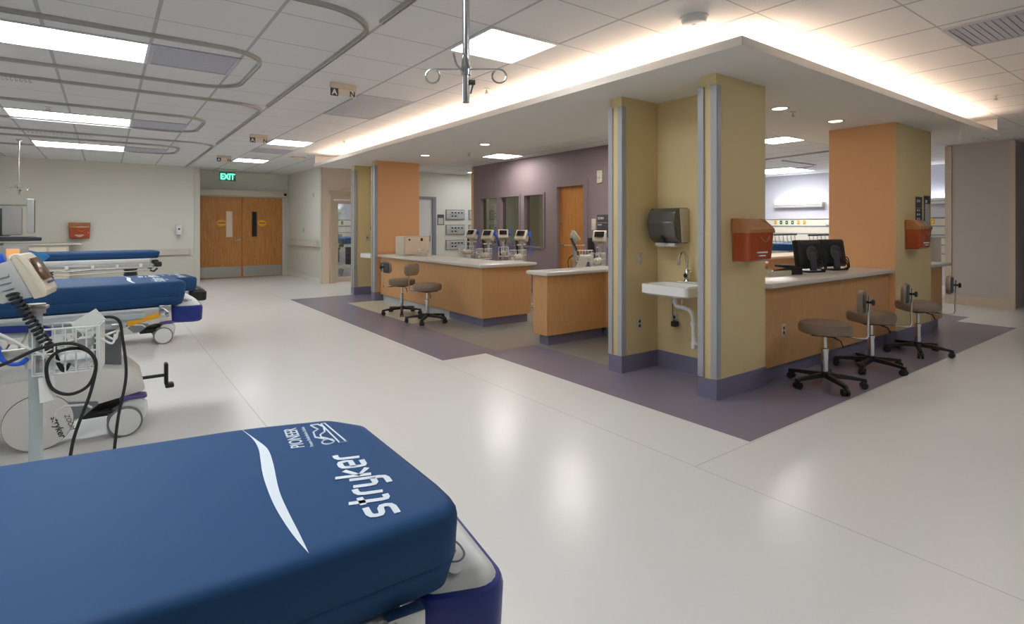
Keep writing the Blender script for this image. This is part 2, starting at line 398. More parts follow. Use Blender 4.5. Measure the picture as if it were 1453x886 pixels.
# room behind the panes
b = B(); b.box(9.6, 6.2, 0, 9.7, 11.06, H); b.box(PX + .12, 6.2, 0, 9.6, 6.3, H); b.box(8.3, 11.0, 0, 9.6, 11.06, H); struct('wall_office', b, M['cream_wall'])
b = B(); b.box(9.56, 8.9, 0, 9.6, 9.75, 2.1, .004); d4 = struct('door_4', b, M['door'])
b = B(); b.box(9.565, 9.75, 0, 9.60, 9.81, 2.16); b.box(9.565, 8.84, 0, 9.60, 8.9, 2.16); b.box(9.565, 8.9, 2.1, 9.60, 9.75, 2.16); b.obj('door_frame', M['wains'], d4)

# sink alcoves (three walls of wall-covered panels) and the square pillar
def alcove(name, xf, ya, yb, xb, xe, thick, near_orange=False):
    """wings from xf to xe at ya (near) and yb (far); back wall at xb; block fills xb..xe"""
    b = B()
    b.box(xf, ya, .0, xe, ya + thick, ZS)
    if near_orange: b.mi = 1; b.box(xf + .05, ya - .004, .12, xe, ya, ZS)
    struct(name + '_near', b, [M['yellow'], M['orange']])
    b = B(); b.box(xf, yb, 0, xe, yb + thick, ZS); struct(name + '_far', b, M['yellow'])
    b = B(); b.box(xb, ya + thick, 0, xe, yb, ZS); struct(name + '_back', b, M['yellow'])
    bb = B(); t = .012
    bb.box(xf - t, ya - t, 0, xf, ya + thick + t, .15); bb.box(xf - t, yb - t, 0, xf, yb + thick + t, .15)
    bb.box(xf, ya - t, 0, xe, ya, .15); bb.box(xf, ya + thick, 0, xb, ya + thick + t, .15); bb.box(xf, yb - t, 0, xb, yb, .15)
    bb.box(xb - t, ya + thick + t, 0, xb, yb - t, .15); bb.box(xf, yb + thick, 0, xe, yb + thick + t, .15)
    struct('baseboard_' + name.split('_', 1)[1], bb, M['base'])
    g = B(); k = .016
    for y0 in (ya, yb):
        for (yy, s) in ((y0, -1), (y0 + thick, 1)):
            lo, hi = (yy - k, yy + .038) if s < 0 else (yy - .038, yy + k)
            g.box(xf - k, lo, .155, xf, hi, ZS - .09, .003, 1)
            lo, hi = (yy - k, yy) if s < 0 else (yy, yy + k)
            g.box(xf, lo, .155, xf + .045, hi, ZS - .09, .003, 1)
    struct('trim_' + ('4' if ya < 5 else '5'), g, M['guard'])
alcove('wall_front_alcove', 3.81, 2.49, 3.46, 4.32, 4.53, .14)
alcove('wall_rear_alcove', 3.92, 9.47, 10.50, 4.36, 4.80, .13, True)
b = B(); b.box(7.25, 2.44, 0, 8.39, 3.16, ZS); b.mi = 1; b.box(7.246, 2.444, .15, 7.25, 3.16, ZS); struct('pillar', b, [M['yellow'], M['orange']])
b = B(); b.box(7.235, 2.425, 0, 8.40, 3.17, .15); struct('baseboard_pillar', b, M['base'])

# right-hand side: partition end, recess, far bay head wall
b = B(); b.box(11.85, 2.33, 0, 15.3, 3.22, H); struct('wall_partition', b, M['greyw'])
b = B(); b.box(11.83, 2.31, 0, 11.85, 2.385, H - .02); b.box(11.83, 3.145, .14, 11.85, 3.24, H - .02); b.box(11.83, 2.385, 0, 11.85, 3.24, .15); struct('trim_6', b, M['trimc'])
b = B(); b.box(15.3, 2.33, 0, 15.42, 18.4, H); struct('wall_head', b, M['lilac'])
b = B(); b.box(12.6, -3.6, 0, 12.7, 2.33, H); struct('wall_recess', b, M['bluew'])
b = B(); b.box(12.585, -3.6, 0, 12.6, 2.33, .15); struct('baseboard_recess', b, M['bluew'])
b = B(); b.box(11.9, 9.5, 0, 15.3, 9.62, H); struct('wall_bay_divider', b, M['lilac'])
b = B(); b.box(-3.4, -3.7, 0, 16.2, -3.6, H); struct('wall_back', b, M['cream_wall'])
b = B(); b.box(-3.5, -3.6, 0, -3.4, 15.2, H); struct('wall_left', b, M['cream_wall'])
b = B(); b.box(-3.4, 18.4, 0, 16.2, 18.5, H); struct('wall_end', b, M['lilac'])
b = B(); b.box(4.17, 16.9, 0, 6.6, 17.0, H); struct('wall_room_head', b, M['lilac'])
b = B(); b.box(6.5, 13.07, 0, 6.6, 16.9, H); struct('wall_room_side', b, M['lilac'])

# double doors
for (x0, x1, k) in ((1.885, 2.875, 0), (2.885, 3.875, 1)):
    xw0, xw1 = ((x1 - .36, x1 - .24) if k == 0 else (x0 + .24, x0 + .34))
    b = B(); y0, y1 = 15.80, 15.845; z0, z1 = .012, 2.10; wz0, wz1 = 1.08, 1.72
    b.box(x0, y0, z0, xw0, y1, z1); b.box(xw1, y0, z0, x1, y1, z1); b.box(xw0, y0, z0, xw1, y1, wz0); b.box(xw0, y0, wz1, xw1, y1, z1)
    o = struct('door_%d' % (k + 1), b, M['door'])
    b = B(); b.box(x0 + .02, y0 - .004, .03, x1 - .02, y0, .30); b.obj('kick_plate', M['steel'], o)
    b = B()
    for q in ((xw0 - .015, wz0 - .015, xw0, wz1 + .015), (xw1, wz0 - .015, xw1 + .015, wz1 + .015), (xw0, wz0 - .015, xw1, wz0), (xw0, wz1, xw1, wz1 + .015)): b.box(q[0], y0 - .004, q[1], q[2], y0, q[3])
    b.obj('vision_frame', M['ivory'] if k == 0 else M['dgrey'], o)
    b = B(); b.box(xw0, y0 + .018, wz0, xw1, y0 + .026, wz1); b.obj('vision_pane', M['pink'] if k == 0 else M['screen'], o)
    cx = xw0 - .12 if k == 0 else xw1 + .14
    b = B(); b.lathe([(.11, 0), (.11, .003)], 28, Matrix.Translation((cx, y0, 1.43)) @ Matrix.Rotation(R90, 4, 'X') @ Matrix.Diagonal((1, .78, 1, 1))); s = b.obj('round_sticker', M['yel'], o)
    b = B(); b.box(cx - .09, y0 - .0045, 1.422, cx + .09, y0 - .003, 1.44); b.obj('sticker_band', M['dgrey'], s)
    if k == 0:
        b = B(); b.lathe([(.032, 0), (.032, .012), (.02, .02)], 16, face_ny(x1 - .07, y0, .98)); b.tube([(x1 - .07, y0 - .02, .98), (x1 - .07, y0 - .05, .98), (x1 - .19, y0 - .055, .98)], .01); b.obj('lever_handle', M['steel'], o)
b = B(); b.box(1.81, 15.80, 0, 1.88, 15.87, 2.13); b.box(3.88, 15.80, 0, 3.95, 15.87, 2.13); b.box(1.88, 15.80, 2.105, 3.88, 15.87, 2.13); struct('trim_7', b, M['wains'])
t = thing('door_operator', 'long beige automatic door operator box above the double wooden doors', 'door operator', (2.9, 15.80, 2.13))
b = B(); b.box(-1.07, -.13, 0, 1.07, 0, .15, .008); b.obj('housing', M['beige'], t)
b = B(); b.box(.99, -.135, .04, 1.05, -.13, .10); b.obj('sensor', M['black'], t)

# glass sliding door on the far wall
b = B(); x0, x1, z1 = 4.24, 5.38, 2.08
b.box(x0, 12.90, 0, x0 + .08, 13.02, z1); b.box(x1 - .08, 12.90, 0, x1, 13.02, z1); b.box(x0 + .08, 12.90, z1 - .10, x1 - .08, 13.02, z1)
b.box(x0 - .05, 12.87, z1, x1, 12.93, z1 + .10)
dg = struct('door_3', b, M['dframe'])
b = B(); b.box(x0 + .08, 12.93, .02, x0 + .19, 12.97, z1 - .12); b.box(x1 - .19, 12.93, .02, x1 - .08, 12.97, z1 - .12); b.box(x0 + .19, 12.93, .02, x1 - .19, 12.97, .14); b.box(x0 + .19, 12.93, z1 - .20, x1 - .19, 12.97, z1 - .12); b.obj('sash', M['dframe'], dg)
b = B(); b.box(x0 + .19, 12.945, .14, x1 - .19, 12.953, z1 - .20); b.obj('pane', M['glass'], dg)
# white door on the far wall with blue grey frame
b = B(); b.box(6.22, 12.95, .01, 6.94, 12.99, 2.06); d5 = struct('door_5', b, M['white'])
b = B(); b.box(6.15, 12.90, 0, 6.22, 13.07, 2.12); b.box(6.94, 12.90, 0, 7.04, 13.07, 2.12); b.box(6.22, 12.90, 2.06, 6.94, 13.07, 2.12); b.obj('door_frame', M['bframe'], d5)
b = B(); b.box(6.86, 12.935, .95, 6.89, 12.95, 1.10); b.obj('pull', M['steel'], d5)
# oak door in the plum wall
b = B(); b.box(PX + .05, DY0 + .05, .01, PX + .095, DY1 - .05, 2.10); d6 = struct('door_6', b, M['door'])
b = B(); b.box(PX - .02, DY0 - .05, 0, PX + .10, DY0 + .05, 2.2); b.box(PX - .02, DY1 - .05, 0, PX + .10, DY1 + .05, 2.2); b.box(PX - .02, DY0 + .05, 2.10, PX + .10, DY1 - .05, 2.2); b.obj('door_frame', M['frame'], d6)
b = B(); b.lathe([(.03, 0), (.03, .012)], 16, face_nx(PX + .05, DY1 - .12, 1.0)); b.tube([(PX + .05, DY1 - .12, 1.0), (PX, DY1 - .12, 1.0), (PX - .005, DY1 - .24, 1.0)], .01); b.obj('lever_handle', M['steel'], d6)
b = B(); b.lathe([(.022, 0), (.022, .008)], 16, face_nx(PX + .05, DY1 - .12, 1.42)); b.obj('lock', M['steel'], d6)

# ================================================================== CEILING FIXTURES
def troffer(x0, y0, x1, y1, label, group='fluorescent ceiling panels', mat='troffer', z=H):
    t = thing('ceiling_light', label, 'ceiling light', ((x0 + x1) / 2, (y0 + y1) / 2, z), 0, group)
    hx, hy = (x1 - x0) / 2, (y1 - y0) / 2
    b = B()
    for q in ((-hx, -hy, hx, -hy + .02), (-hx, hy - .02, hx, hy), (-hx, -hy + .02, -hx + .02, hy - .02), (hx - .02, -hy + .02, hx, hy - .02)): b.box(q[0], q[1], -.012, q[2], q[3], 0)
    b.obj('frame', M['white'], t)
    b = B(); b.box(-hx + .02, -hy + .02, -.008, hx - .02, hy - .02, 0); b.obj('diffuser', M[mat], t)
    return t
def yy(k): return Y0 + GY * k
def xx(k): return X0 + GX * k
troffer(xx(-2), yy(3), xx(0), yy(4), 'long lit ceiling panel at the upper left, inside the nearest oval curtain track')
troffer(xx(-2), yy(9), xx(0), yy(10), 'long lit ceiling panel inside the middle oval curtain track at left')
troffer(xx(-2), yy(14), xx(0), yy(15), 'long lit ceiling panel inside the farthest oval curtain track, near the bay wall')
troffer(xx(3), yy(0), xx(4), yy(1), 'square lit ceiling panel behind the hanging intravenous pole')
troffer(xx(3), yy(10), xx(4), yy(11), 'lit ceiling panel over the aisle, nearer of the two before the exit doors')
troffer(xx(3), yy(15), xx(4), yy(16), 'lit ceiling panel over the aisle, farther one close to the exit sign')
troffer(6.10, 8.7, 6.72, 9.32, 'square lit ceiling panel washing the plum wall above its windows', mat='inner')
troffer(8.55, 4.3, 9.17, 4.92, 'lit ceiling panel inside the station seen right of the front yellow alcove column', mat='inner')
troffer(13.2, 6.6, 14.4, 7.8, 'lit ceiling panel over the far patient bay with the lilac wall', mat='inner')
troffer(5.5, 6.0, 6.1, 6.6, 'added fill-light ceiling panel inside the station before the oak door, hidden by the soffit', mat='inner')  # added to brighten the station interior, kept out of sight behind the soffit drop
troffer(6.3, 4.6, 6.92, 5.2, 'added fill-light ceiling panel inside the station, hidden by the front alcove column', mat='inner')  # extra unseen panel put in as fill for the station interior
troffer(7.6, 11.7, 8.22, 12.3, 'small lit ceiling panel before the wall of gas valve boxes')
troffer(4.6, 14.4, 5.8, 15.0, 'lit ceiling panel in the room behind the glass sliding door', mat='inner')
troffer(7.9, 7.6, 8.5, 8.2, 'lit ceiling panel in the office behind the plum wall panes', mat='inner')
troffer(xx(-2), yy(-3), xx(0), yy(-2), 'added fill-light ceiling panel out of view over the nearest stretcher bay')  # made-up panel outside the frame, there to light the near bay
troffer(xx(3), yy(-7), xx(4), yy(-6), 'added fill-light ceiling panel over the aisle behind the viewer')  # unseen panel added behind the camera to light the room
troffer(xx(9), yy(-5), xx(10), yy(-4), 'added fill-light ceiling panel out of view over the open floor at right')  # added beyond the frame as general room fill

def vent(x0, y0, x1, y1, label, n=14, recess=0.):
    t = thing('ceiling_vent', label, 'ceiling vent', ((x0 + x1) / 2, (y0 + y1) / 2, H), 0, 'grey ceiling air vents')
    hx, hy = (x1 - x0) / 2, (y1 - y0) / 2
    b = B()
    for q in ((-hx, -hy, hx, -hy + .03), (-hx, hy - .03, hx, hy), (-hx, -hy + .03, -hx + .03, hy - .03), (hx - .03, -hy + .03, hx, hy - .03)): b.box(q[0], q[1], -.012, q[2], q[3], 0)
    b.obj('frame', M['vent'], t)
    b = B()
    for k in range(n):
        y = -hy + .03 + (2 * hy - .06) * (k + .5) / n; b.box(-hx + .03, y - .42 * (2 * hy - .06) / n, -.008, hx - .03, y + .42 * (2 * hy - .06) / n, -.004)
    b.obj('grille', M['vent'], t)
    b = B(); b.box(-hx + .03, -hy + .03, -.003, hx - .03, hy - .03, 0); b.obj('backing', M['mgrey'], t)
    return t
vent(xx(0), yy(3), xx(1), yy(4), 'grey perforated ceiling vent at the end of the nearest long ceiling panel')
vent(xx(0), yy(9), xx(1), yy(10), 'grey ceiling vent at the end of the middle long ceiling panel')
vent(xx(0), yy(14), xx(1), yy(15), 'grey ceiling vent at the end of the farthest long ceiling panel')
vent(xx(3), yy(4), xx(4), yy(6), 'large grey air return in the ceiling above the aisle')
vent(xx(3), yy(12), xx(4), yy(13), 'flat grey ceiling vent between the two aisle ceiling panels')
vent(4.83 - .02, yy(-4), 5.44, yy(-3), 'grey recessed ceiling vent at the upper right corner')
# curtain tracks
def track(pts, label, group='ceiling curtain tracks', hooks=None):
    t = thing('curtain_track', label, 'curtain track', (0, 0, H), 0, group)
    b = B(); P = [(-.016, 0), (-.016, -.028), (-.007, -.028), (-.007, -.020), (.007, -.020), (.007, -.028), (.016, -.028), (.016, 0)]
    b.tube([(x, y, 0) for x, y in pts], 0, prof=P, up=(0, 0, 1)); b.obj('rail', M['alu'], t)
    if hooks:
        x0, x1, y, n = hooks
        h = B(); h.tube([(0, 0, -.02), (0, 0, -.05), (.008, 0, -.062), (.016, 0, -.055), (.014, 0, -.045)], .003, 5); h0 = h.obj('curtain_hook', M['lgrey'], t, loc=(x0, y, 0))
        for k in range(1, n):
            c = h0.copy(); C.objects.link(c); c.parent = t; c.location = (x0 + (x1 - x0) * k / (n - 1), y, 0)
    return t
def bend(cx, cy, r, a0, a1, n=10): return [(cx + r * math.cos(math.radians(a0 + (a1 - a0) * k / n)), cy + r * math.sin(math.radians(a0 + (a1 - a0) * k / n))) for k in range(n + 1)]
for (ya, yb, which, nh) in ((4.80, 6.22, 'nearest oval curtain track looped around a long ceiling panel', 0), (8.12, 9.47, 'middle oval curtain track looped around a long ceiling panel', 0), (11.28, 12.52, 'farthest oval curtain track, close to the bay wall', 0)):
    track([(-2.6, ya)] + bend(.73, ya + .34, .34, -90, 0) + bend(.73, yb - .34, .34, 0, 90) + [(-2.6, yb)], which)
track([(1.52, 3.56), (1.52, 3.0), (1.52, -2.5)], 'straight curtain track along the aisle at the top of the picture')
track([(-2.6, 3.49)] + bend(1.10, 3.91, .42, -90, 0) + [(1.52, 6.86)], 'hooked curtain track bending from the nearest bay into the aisle line')
track([(-2.6, 6.86)] + bend(1.10, 7.28, .42, -90, 0) + [(1.52, 10.50)], 'curtain track bending out between the nearest and middle ovals', hooks=(-1.0, -.58, 6.86, 14))
track([(-2.6, 10.55)] + bend(1.10, 10.97, .42, -90, 0) + [(1.52, 15.0)], 'curtain track bending out between the middle and farthest ovals', hooks=(-1.0, -.2, 10.55, 18))
track([(11.6, 6.0), (13.0, 6.0)] + bend(13.0, 6.4, .4, -90, 0) + [(13.4, 9.3)], 'curtain track over the far bay with the lilac wall')
track([(10.6, 3.6), (11.2, 6.5), (11.6, 9.3)], 'slanting curtain track in the ceiling before the far lilac bay')

def iv_pole(x, y, z0, w, label, rz=0.):
    t = thing('iv_pole', label, 'iv pole', (x, y, H), rz, 'intravenous poles hung from the ceiling')
    b = B(); b.cyl((0, 0, -.02), (0, 0, z0 - H), .0125, n=20); b.lathe([(.035, -.03), (.035, 0)], 16); b.obj('pole', M['chrome'], t)
    zc = z0 - H + .115
    b = B(); b.cyl((0, 0, zc - .02), (0, 0, zc + .012), .017, n=16); b.tube([(-w, 0, zc), (w, 0, zc)], .0035); b.obj('cross_bar', M['chrome'], t)
    for s in (-1, 1):
        b = B(); r = .024
        b.tube([(s * w, 0, zc)] + [(s * w + s * r * math.sin(a) * 1., -.006 * k / 14, zc - r + r * math.cos(a)) for k, a in enumerate([k * 2 * PI * .9 / 14 for k in range(1, 15)])], .0035); b.obj('hook_loop', M['chrome'], t)
    b = B(); b.tube(curve([(-.012, -.015, zc - .01), (-.03, -.03, zc + .01), (-.04, -.035, zc + .045)]), .004); b.tube(curve([(-.012, -.015, zc - .01), (-.008, -.03, zc + .03), (.0, -.02, zc + .045), (.012, -.016, zc)]), .004); b.obj('hook', M['steel'], t)
    b = B(); b.cyl((.012, 0, zc - .045), (.032, 0, zc - .045), .009); b.tube([(.025, 0, zc - .05), (.016, -.005, zc - .085)], .003); b.obj('clamp_knob', M['dgrey'], t)
    return t
RZ = -math.radians(36.47)
iv_pole(1.0, 1.62, 1.776, .115, 'chrome intravenous pole hanging from the ceiling at top center of the picture', RZ)
iv_pole(-1.13, 11.9, 1.86, .16, 'distant thin intravenous pole hanging before the bay wall at far left', RZ)

# cove lamps lying in the soffit trough
def cove(pts, label):
    t = thing('cove_light', label, 'cove light', (pts[0][0], pts[0][1], ZS + .02), 0, 'warm cove lights along the soffit')
    dx, dy = pts[1][0] - pts[0][0], pts[1][1] - pts[0][1]
    b = B(); s = .035
    if abs(dx) > abs(dy): b.box(0, -s, 0, dx, s, .02)
    else: b.box(-s, 0, 0, s, dy, .02)
    b.obj('channel', M['white'], t)
    b = B(); b.cyl((0, 0, .034), (dx, dy, .034), .014, n=12); b.obj('tube', M['cove'], t)
cove([(XS0 + .16, YS0 + .30), (XS0 + .16, SY1 - .5)], 'warm glowing cove light along the aisle side of the soffit')
cove([(XS0 + .30, YS0 + .16), (SX1 - .55, YS0 + .16)], 'warm glowing cove light along the right side of the soffit')

def downlight(x, y, label, z=ZS, r=.075):
    t = thing('downlight', label, 'downlight', (x, y, z), 0, 'round recessed downlights')
    b = B(); n = 24
    b.lathe([(r, -.001), (r + .012, -.006), (r + .018, -.001), (r + .018, 0)], n); b.obj('trim_ring', M['steel'], t)
    b = B(); b.lathe([(r * .95, -.003), (r * .9, -.0055)], n); b.obj('lens', M['down'], t)
for (x, y, l) in ((4.44, 6.67, 'recessed downlight in the soffit above the left desk, nearest the plum wall'), (4.32, 8.3, 'recessed downlight in the soffit above the two left stools'), (5.48, 2.86, 'recessed downlight right beside the front alcove column'), (6.65, 2.83, 'recessed downlight just left of the square pillar')):
    downlight(x, y, l)
def sprinkler(x, y, z, label):
    t = thing('sprinkler', label, 'sprinkler', (x, y, z), 0, 'ceiling sprinklers')
    b = B(); b.lathe([(.035, -.006), (.03, 0)], 16); b.cyl((0, 0, -.045), (0, 0, 0), .008); b.obj('body', M['ivory'], t)
    b = B(); b.lathe([(.02, -.052), (.022, -.049)], 12); b.tube([(-.014, 0, -.015), (-.016, 0, -.05)], .0025, 5); b.tube([(.014, 0, -.015), (.016, 0, -.05)], .0025, 5); b.obj('deflector', M['steel'], t)
sprinkler(3.15, 4.70, H, 'sprinkler head in the aisle ceiling below the square lit panel')
sprinkler(7.7, 1.66, H, 'sprinkler head in the ceiling tiles at the far right')
sprinkler(5.75, 2.86, ZS, 'sprinkler head in the soffit between two downlights at right')
sprinkler(4.75, 7.6, ZS, 'sprinkler head in the soffit above the left desk')
sprinkler(-.55, 8.5, H, 'sprinkler head before the middle long lit panel at left')
sprinkler(3.15, 8.9, H, 'sprinkler head in the tiles beside the far end of the cove light')
t = thing('smoke_detector', 'round white smoke detector on the ceiling above the front alcove', 'smoke detector', (3.19, 2.25, H))
b = B(); b.lathe([(.05, -.052), (.075, -.046), (.082, -.03), (.085, -.018), (.092, -.016), (.092, 0)], 32); b.obj('housing', M['white'], t)
b = B(); b.lathe([(.012, -.056), (.014, -.05)], 16); b.obj('test_button', M['lgrey'], t)
b = B(); b.lathe([(.006, 0), (.006, .004)], 10, T(.065, -.03, -.05)); b.obj('indicator', M['red'], t)
# hanging bay signs
def bay_sign(x, y, label):
    t = thing('bay_sign', label, 'sign', (x, y, H), 0, 'small tan hanging bay signs')
    b = B(); b.box(-.13, -.02, -.05, .13, .02, 0, .004); b.obj('bracket', M['trimc'], t)
    for sx, ch in ((-.09, 'A'), (.09, 'N')):
        b = B(); b.box(sx - .038, -.004, -.125, sx + .038, .004, -.05); p = b.obj('plate', M['sign'] if ch == 'A' else M['ivory'], t)
        b = B(); b.text(ch, .075, face_ny(sx, -.0045, -.113), align='CENTER', bold=.002); b.obj('letter', M['white'] if ch == 'A' else M['sign'], p)
    b = B(); b.box(-.05, -.003, -.115, .05, .003, -.05); b.obj('center_plate', M['ivory'], t)
bay_sign(1.90, 5.39, 'tan hanging bay sign nearest the viewer, beside the curtain track')
bay_sign(1.90, 9.14, 'tan hanging bay sign, middle one along the curtain track')
bay_sign(1.90, 12.25, 'tan hanging bay sign, smallest and nearest the exit sign')
t = thing('smoke_detector', 'flat ceiling detector near the far end of the cove light', 'smoke detector', (3.15, 11.6, H))
b = B(); b.box(-.14, -.06, -.035, .14, .06, 0, .01); b.obj('housing', M['ivory'], t)
# exit sign
t = thing('exit_sign', 'green lit EXIT sign hanging above the double wooden doors', 'sign', (2.42, 15.1, 2.46))
b = B(); b.box(-.19, -.01, 0, .19, .01, .24, .004); b.obj('panel', M['glass'], t)
b = B(); b.box(-.20, -.04, .24, .20, .04, H - 2.46, .005); b.obj('canopy', M['alu'], t)
b = B(); b.text('EXIT', .20, face_ny(0, -.013, .045), ext=.003, bold=.006, align='CENTER', sx=.78); b.obj('lettering', M['exitg'], t)
b = B(); b.box(-.18, .012, .01, .18, .016, .23); b.obj('back_plate', pm('dark_green_plate', (40, 88, 66), .3), t)

# ================================================================== DESKS
def desk(name, label, footprint, z=.835, panels=None, ov=.06, th=.04, base='base', basetrim=None):
    """footprint: list of axis-aligned rects (x0,y0,x1,y1) that join into one run"""
    t = thing(name, label, 'counter', (footprint[0][0], footprint[0][1], 0)); ox, oy = footprint[0][0], footprint[0][1]
    b = B()
    for r in footprint: b.box(r[0] - ox, r[1] - oy, .12, r[2] - ox, r[3] - oy, z - th)
    b.obj('cabinet_body', M['wood'], t)
    return t, ox, oy
def slab(b, poly, z0, z1, ox, oy): b.prism([(x - ox, y - oy) for x, y in poly], z0, z1, bev=.012)
# left desk
t, ox, oy = desk('reception_desk', 'long maple desk with grey top under the left orange column, two stools before it', [(4.01, 6.09, 4.62, 9.44), (4.62, 6.09, 4.84, 6.60)])
b = B(); slab(b, [(3.95, 6.03), (4.90, 6.03), (4.90, 6.66), (4.66, 6.66), (4.66, 9.45), (3.95, 9.45)], .795, .838, ox, oy); b.obj('countertop', M['top'], t)
b = B(); b.box(.05, .05, 0, .60, .95, .12); b.box(.60, .05, 0, .80, .48, .12); b.obj('toe_base', M['base'], t)
b = B(); b.box(.05, .95, 0, .60, 3.34, .12); b.obj('toe_base', M['lbase'], t, label='pale toe base')
# low L shaped ledge
t, ox, oy = desk('nurse_counter', 'short L-shaped maple counter between the left desk and the front yellow alcove', [(3.96, 4.70, 4.88, 4.95), (4.88, 3.62, 5.14, 4.95)])
b = B(); slab(b, [(3.90, 4.64), (4.82, 4.64), (4.82, 3.61), (5.20, 3.61), (5.20, 5.01), (3.90, 5.01)], .795, .838, ox, oy); b.obj('countertop', M['top'], t)
b = B(); b.box(.06, .05, 0, .92, .20, .12); b.box(.97, -1.08, 0, 1.12, .20, .12); b.obj('toe_base', M['base'], t)
# right counter with the stools
t, ox, oy = desk('nurse_counter', 'long maple counter at right with two computer screens on its grey top', [(4.54, 2.505, 7.23, 3.10)], .855)
b = B(); slab(b, [(4.54, 2.44), (7.23, 2.44), (7.23, 3.2), (4.54, 3.2)], .815, .858, ox, oy); b.obj('countertop', M['top'], t)
b = B(); b.box(0, .03, 0, 2.69, .55, .12); b.obj('toe_base', M['base'], t)
t, ox, oy = desk('nurse_counter', 'short maple counter end on the far right side of the square pillar', [(8.405, 2.50, 9.02, 3.1)], .855)
b = B(); slab(b, [(8.405, 2.44), (9.18, 2.44), (9.18, 3.18), (8.405, 3.18)], .815, .858, ox, oy); b.obj('countertop', M['top'], t)
b = B(); b.box(0, .03, 0, .56, .55, .12); b.obj('toe_base', M['base'], t)
# inner work desk seen behind the screens
t, ox, oy = desk('work_desk', 'low tan work desk inside the station behind the computer screens', [(7.4, 4.75, 10.4, 5.12)], .86)
b = B(); slab(b, [(7.38, 4.55), (10.45, 4.55), (10.45, 5.15), (7.38, 5.15)], .82, .862, ox, oy); b.obj('countertop', M['pink'], t)
b = B(); b.box(0, .03, 0, 3.0, .34, .12); b.obj('toe_base', M['base'], t)

# ================================================================== STOOLS
def stool(label, x, y, back, rz, seat_h=.54):
    t = thing('rolling_stool', label, 'stool', (x, y, 0), rz, 'taupe rolling stools at the counters')
    r = .203
    b = B(); b.lathe([(.05, seat_h - .095), (r - .03, seat_h - .095), (r - .008, seat_h - .085), (r, seat_h - .06), (r, seat_h - .03), (r - .012, seat_h - .008), (r - .04, seat_h), (.0, seat_h + .004)], 40); b.obj('seat', M['taupe'], t)
    b = B(); b.box(-.09, -.09, seat_h - .115, .09, .09, seat_h - .096, .004); b.box(.09, -.03, seat_h - .125, .17, .03, seat_h - .10, .004); b.obj('seat_plate', M['black'], t)
    b = B(); b.cyl((0, 0, .30), (0, 0, seat_h - .11), .016, n=16); b.obj('gas_lift', M['chrome'], t)
    b = B(); b.cyl((0, 0, .09), (0, 0, .30), .026, n=20); b.lathe([(.03, .29), (.03, .315), (.02, .32)], 20); b.obj('column', M['chrome'], t)
    b = B(); b.tube([(-.02, -.06, seat_h - .12), (-.05, -.12, seat_h - .14), (-.06, -.14, seat_h - .19)], .005); b.obj('height_lever', M['black'], t)
    b = B(); b.lathe([(.045, .075), (.045, .115), (.03, .125)], 20); b.obj('hub', M['black'], t)
    lg = B(); lg.loft([[(.03, -.024, .075), (.03, .024, .075), (.03, .02, .112), (.03, -.02, .112)], [(.17, -.02, .07), (.17, .02, .07), (.17, .016, .10), (.17, -.016, .10)], [(.305, -.016, .062), (.305, .016, .062), (.305, .012, .082), (.305, -.012, .082)]])
    l0 = lg.obj('base_leg', M['black'], t)
    cs = B(); cs.cyl((.287, -.026, .028), (.287, -.006, .028), .028, n=16); cs.cyl((.287, .006, .028), (.287, .026, .028), .028, n=16); cs.box(.265, -.007, .03, .31, .007, .06, .003); cs.cyl((.30, 0, .04), (.30, 0, .07), .008)
    c0 = cs.obj('caster', M['black'], l0)
    for k in range(1, 5):
        l = l0.copy(); C.objects.link(l); l.parent = t; l.rotation_euler = (0, 0, k * 2 * PI / 5)
        c = c0.copy(); C.objects.link(c); c.parent = l
    # backrest on an L rod; back = world angle of the rod from the seat
    a = back - rz; ca, sa = math.cos(a), math.sin(a); Mx = Matrix.Rotation(a, 4, 'Z')
    d = .285
    b = B(); b.tube(curve([(.10, 0, seat_h - .108), (d - .02, 0, seat_h - .112), (d + .02, 0, seat_h - .09), (d + .022, 0, seat_h), (d + .03, 0, seat_h + .24)], 6), .0075, mat=Mx); b.obj('back_rod', M['chrome'], t)
    zc = seat_h + .19
    b = B(); P = []
    for (w_, h_, dx) in ((.13, .06, -.045), (.155, .082, -.04), (.165, .09, -.02), (.16, .086, -.002)):
        ring = rpoly([(-w_, -h_), (w_, -h_), (w_, h_), (-w_, h_)], h_ * .8, 6)
        P.append([(d - .005 + dx + .10 * (u * u) * -1.2, u, zc + v) for u, v in ring])
    b.loft(P, mat=Mx); pad = b.obj('backrest', M['taupe'], t)
    P = []
    for (w_, h_, dx) in ((.155, .08, 0), (.14, .07, .014)):
        ring = rpoly([(-w_, -h_), (w_, -h_), (w_, h_), (-w_, h_)], h_ * .8, 6)
        P.append([(d - .003 + dx - .12 * (u * u), u, zc + v) for u, v in ring])
    b = B(); b.loft(P, mat=Mx); b.obj('back_shell', M['dgrey'], pad)
    b = B(); b.cyl((d + .008, 0, zc), (d + .06, 0, zc), .011, mat=Mx); b.lathe([(.012, 0), (.026, .006), (.026, .02), (.015, .026)], 12, Mx @ T(d + .045, 0, zc, ry=R90)); b.obj('knob', M['black'], pad)
    return t
RA = math.atan2(-.594, .804)
stool('taupe rolling stool nearest the viewer, before the right counter', 4.89, 2.165, RA - .60, .3)
stool('taupe rolling stool in the middle of the three at the right counter', 5.83, 2.165, RA - .66, .75)
stool('taupe rolling stool before the square pillar with the red sharps box', 6.93, 2.13, RA - .70, 1.0, .555)
stool('taupe rolling stool at the left desk, the one beside the orange column', 3.66, 7.80, PI + RA + .65, .5)
stool('taupe rolling stool at the left desk, the one nearer the desk corner', 3.64, 6.93, PI + RA - .42, .2)

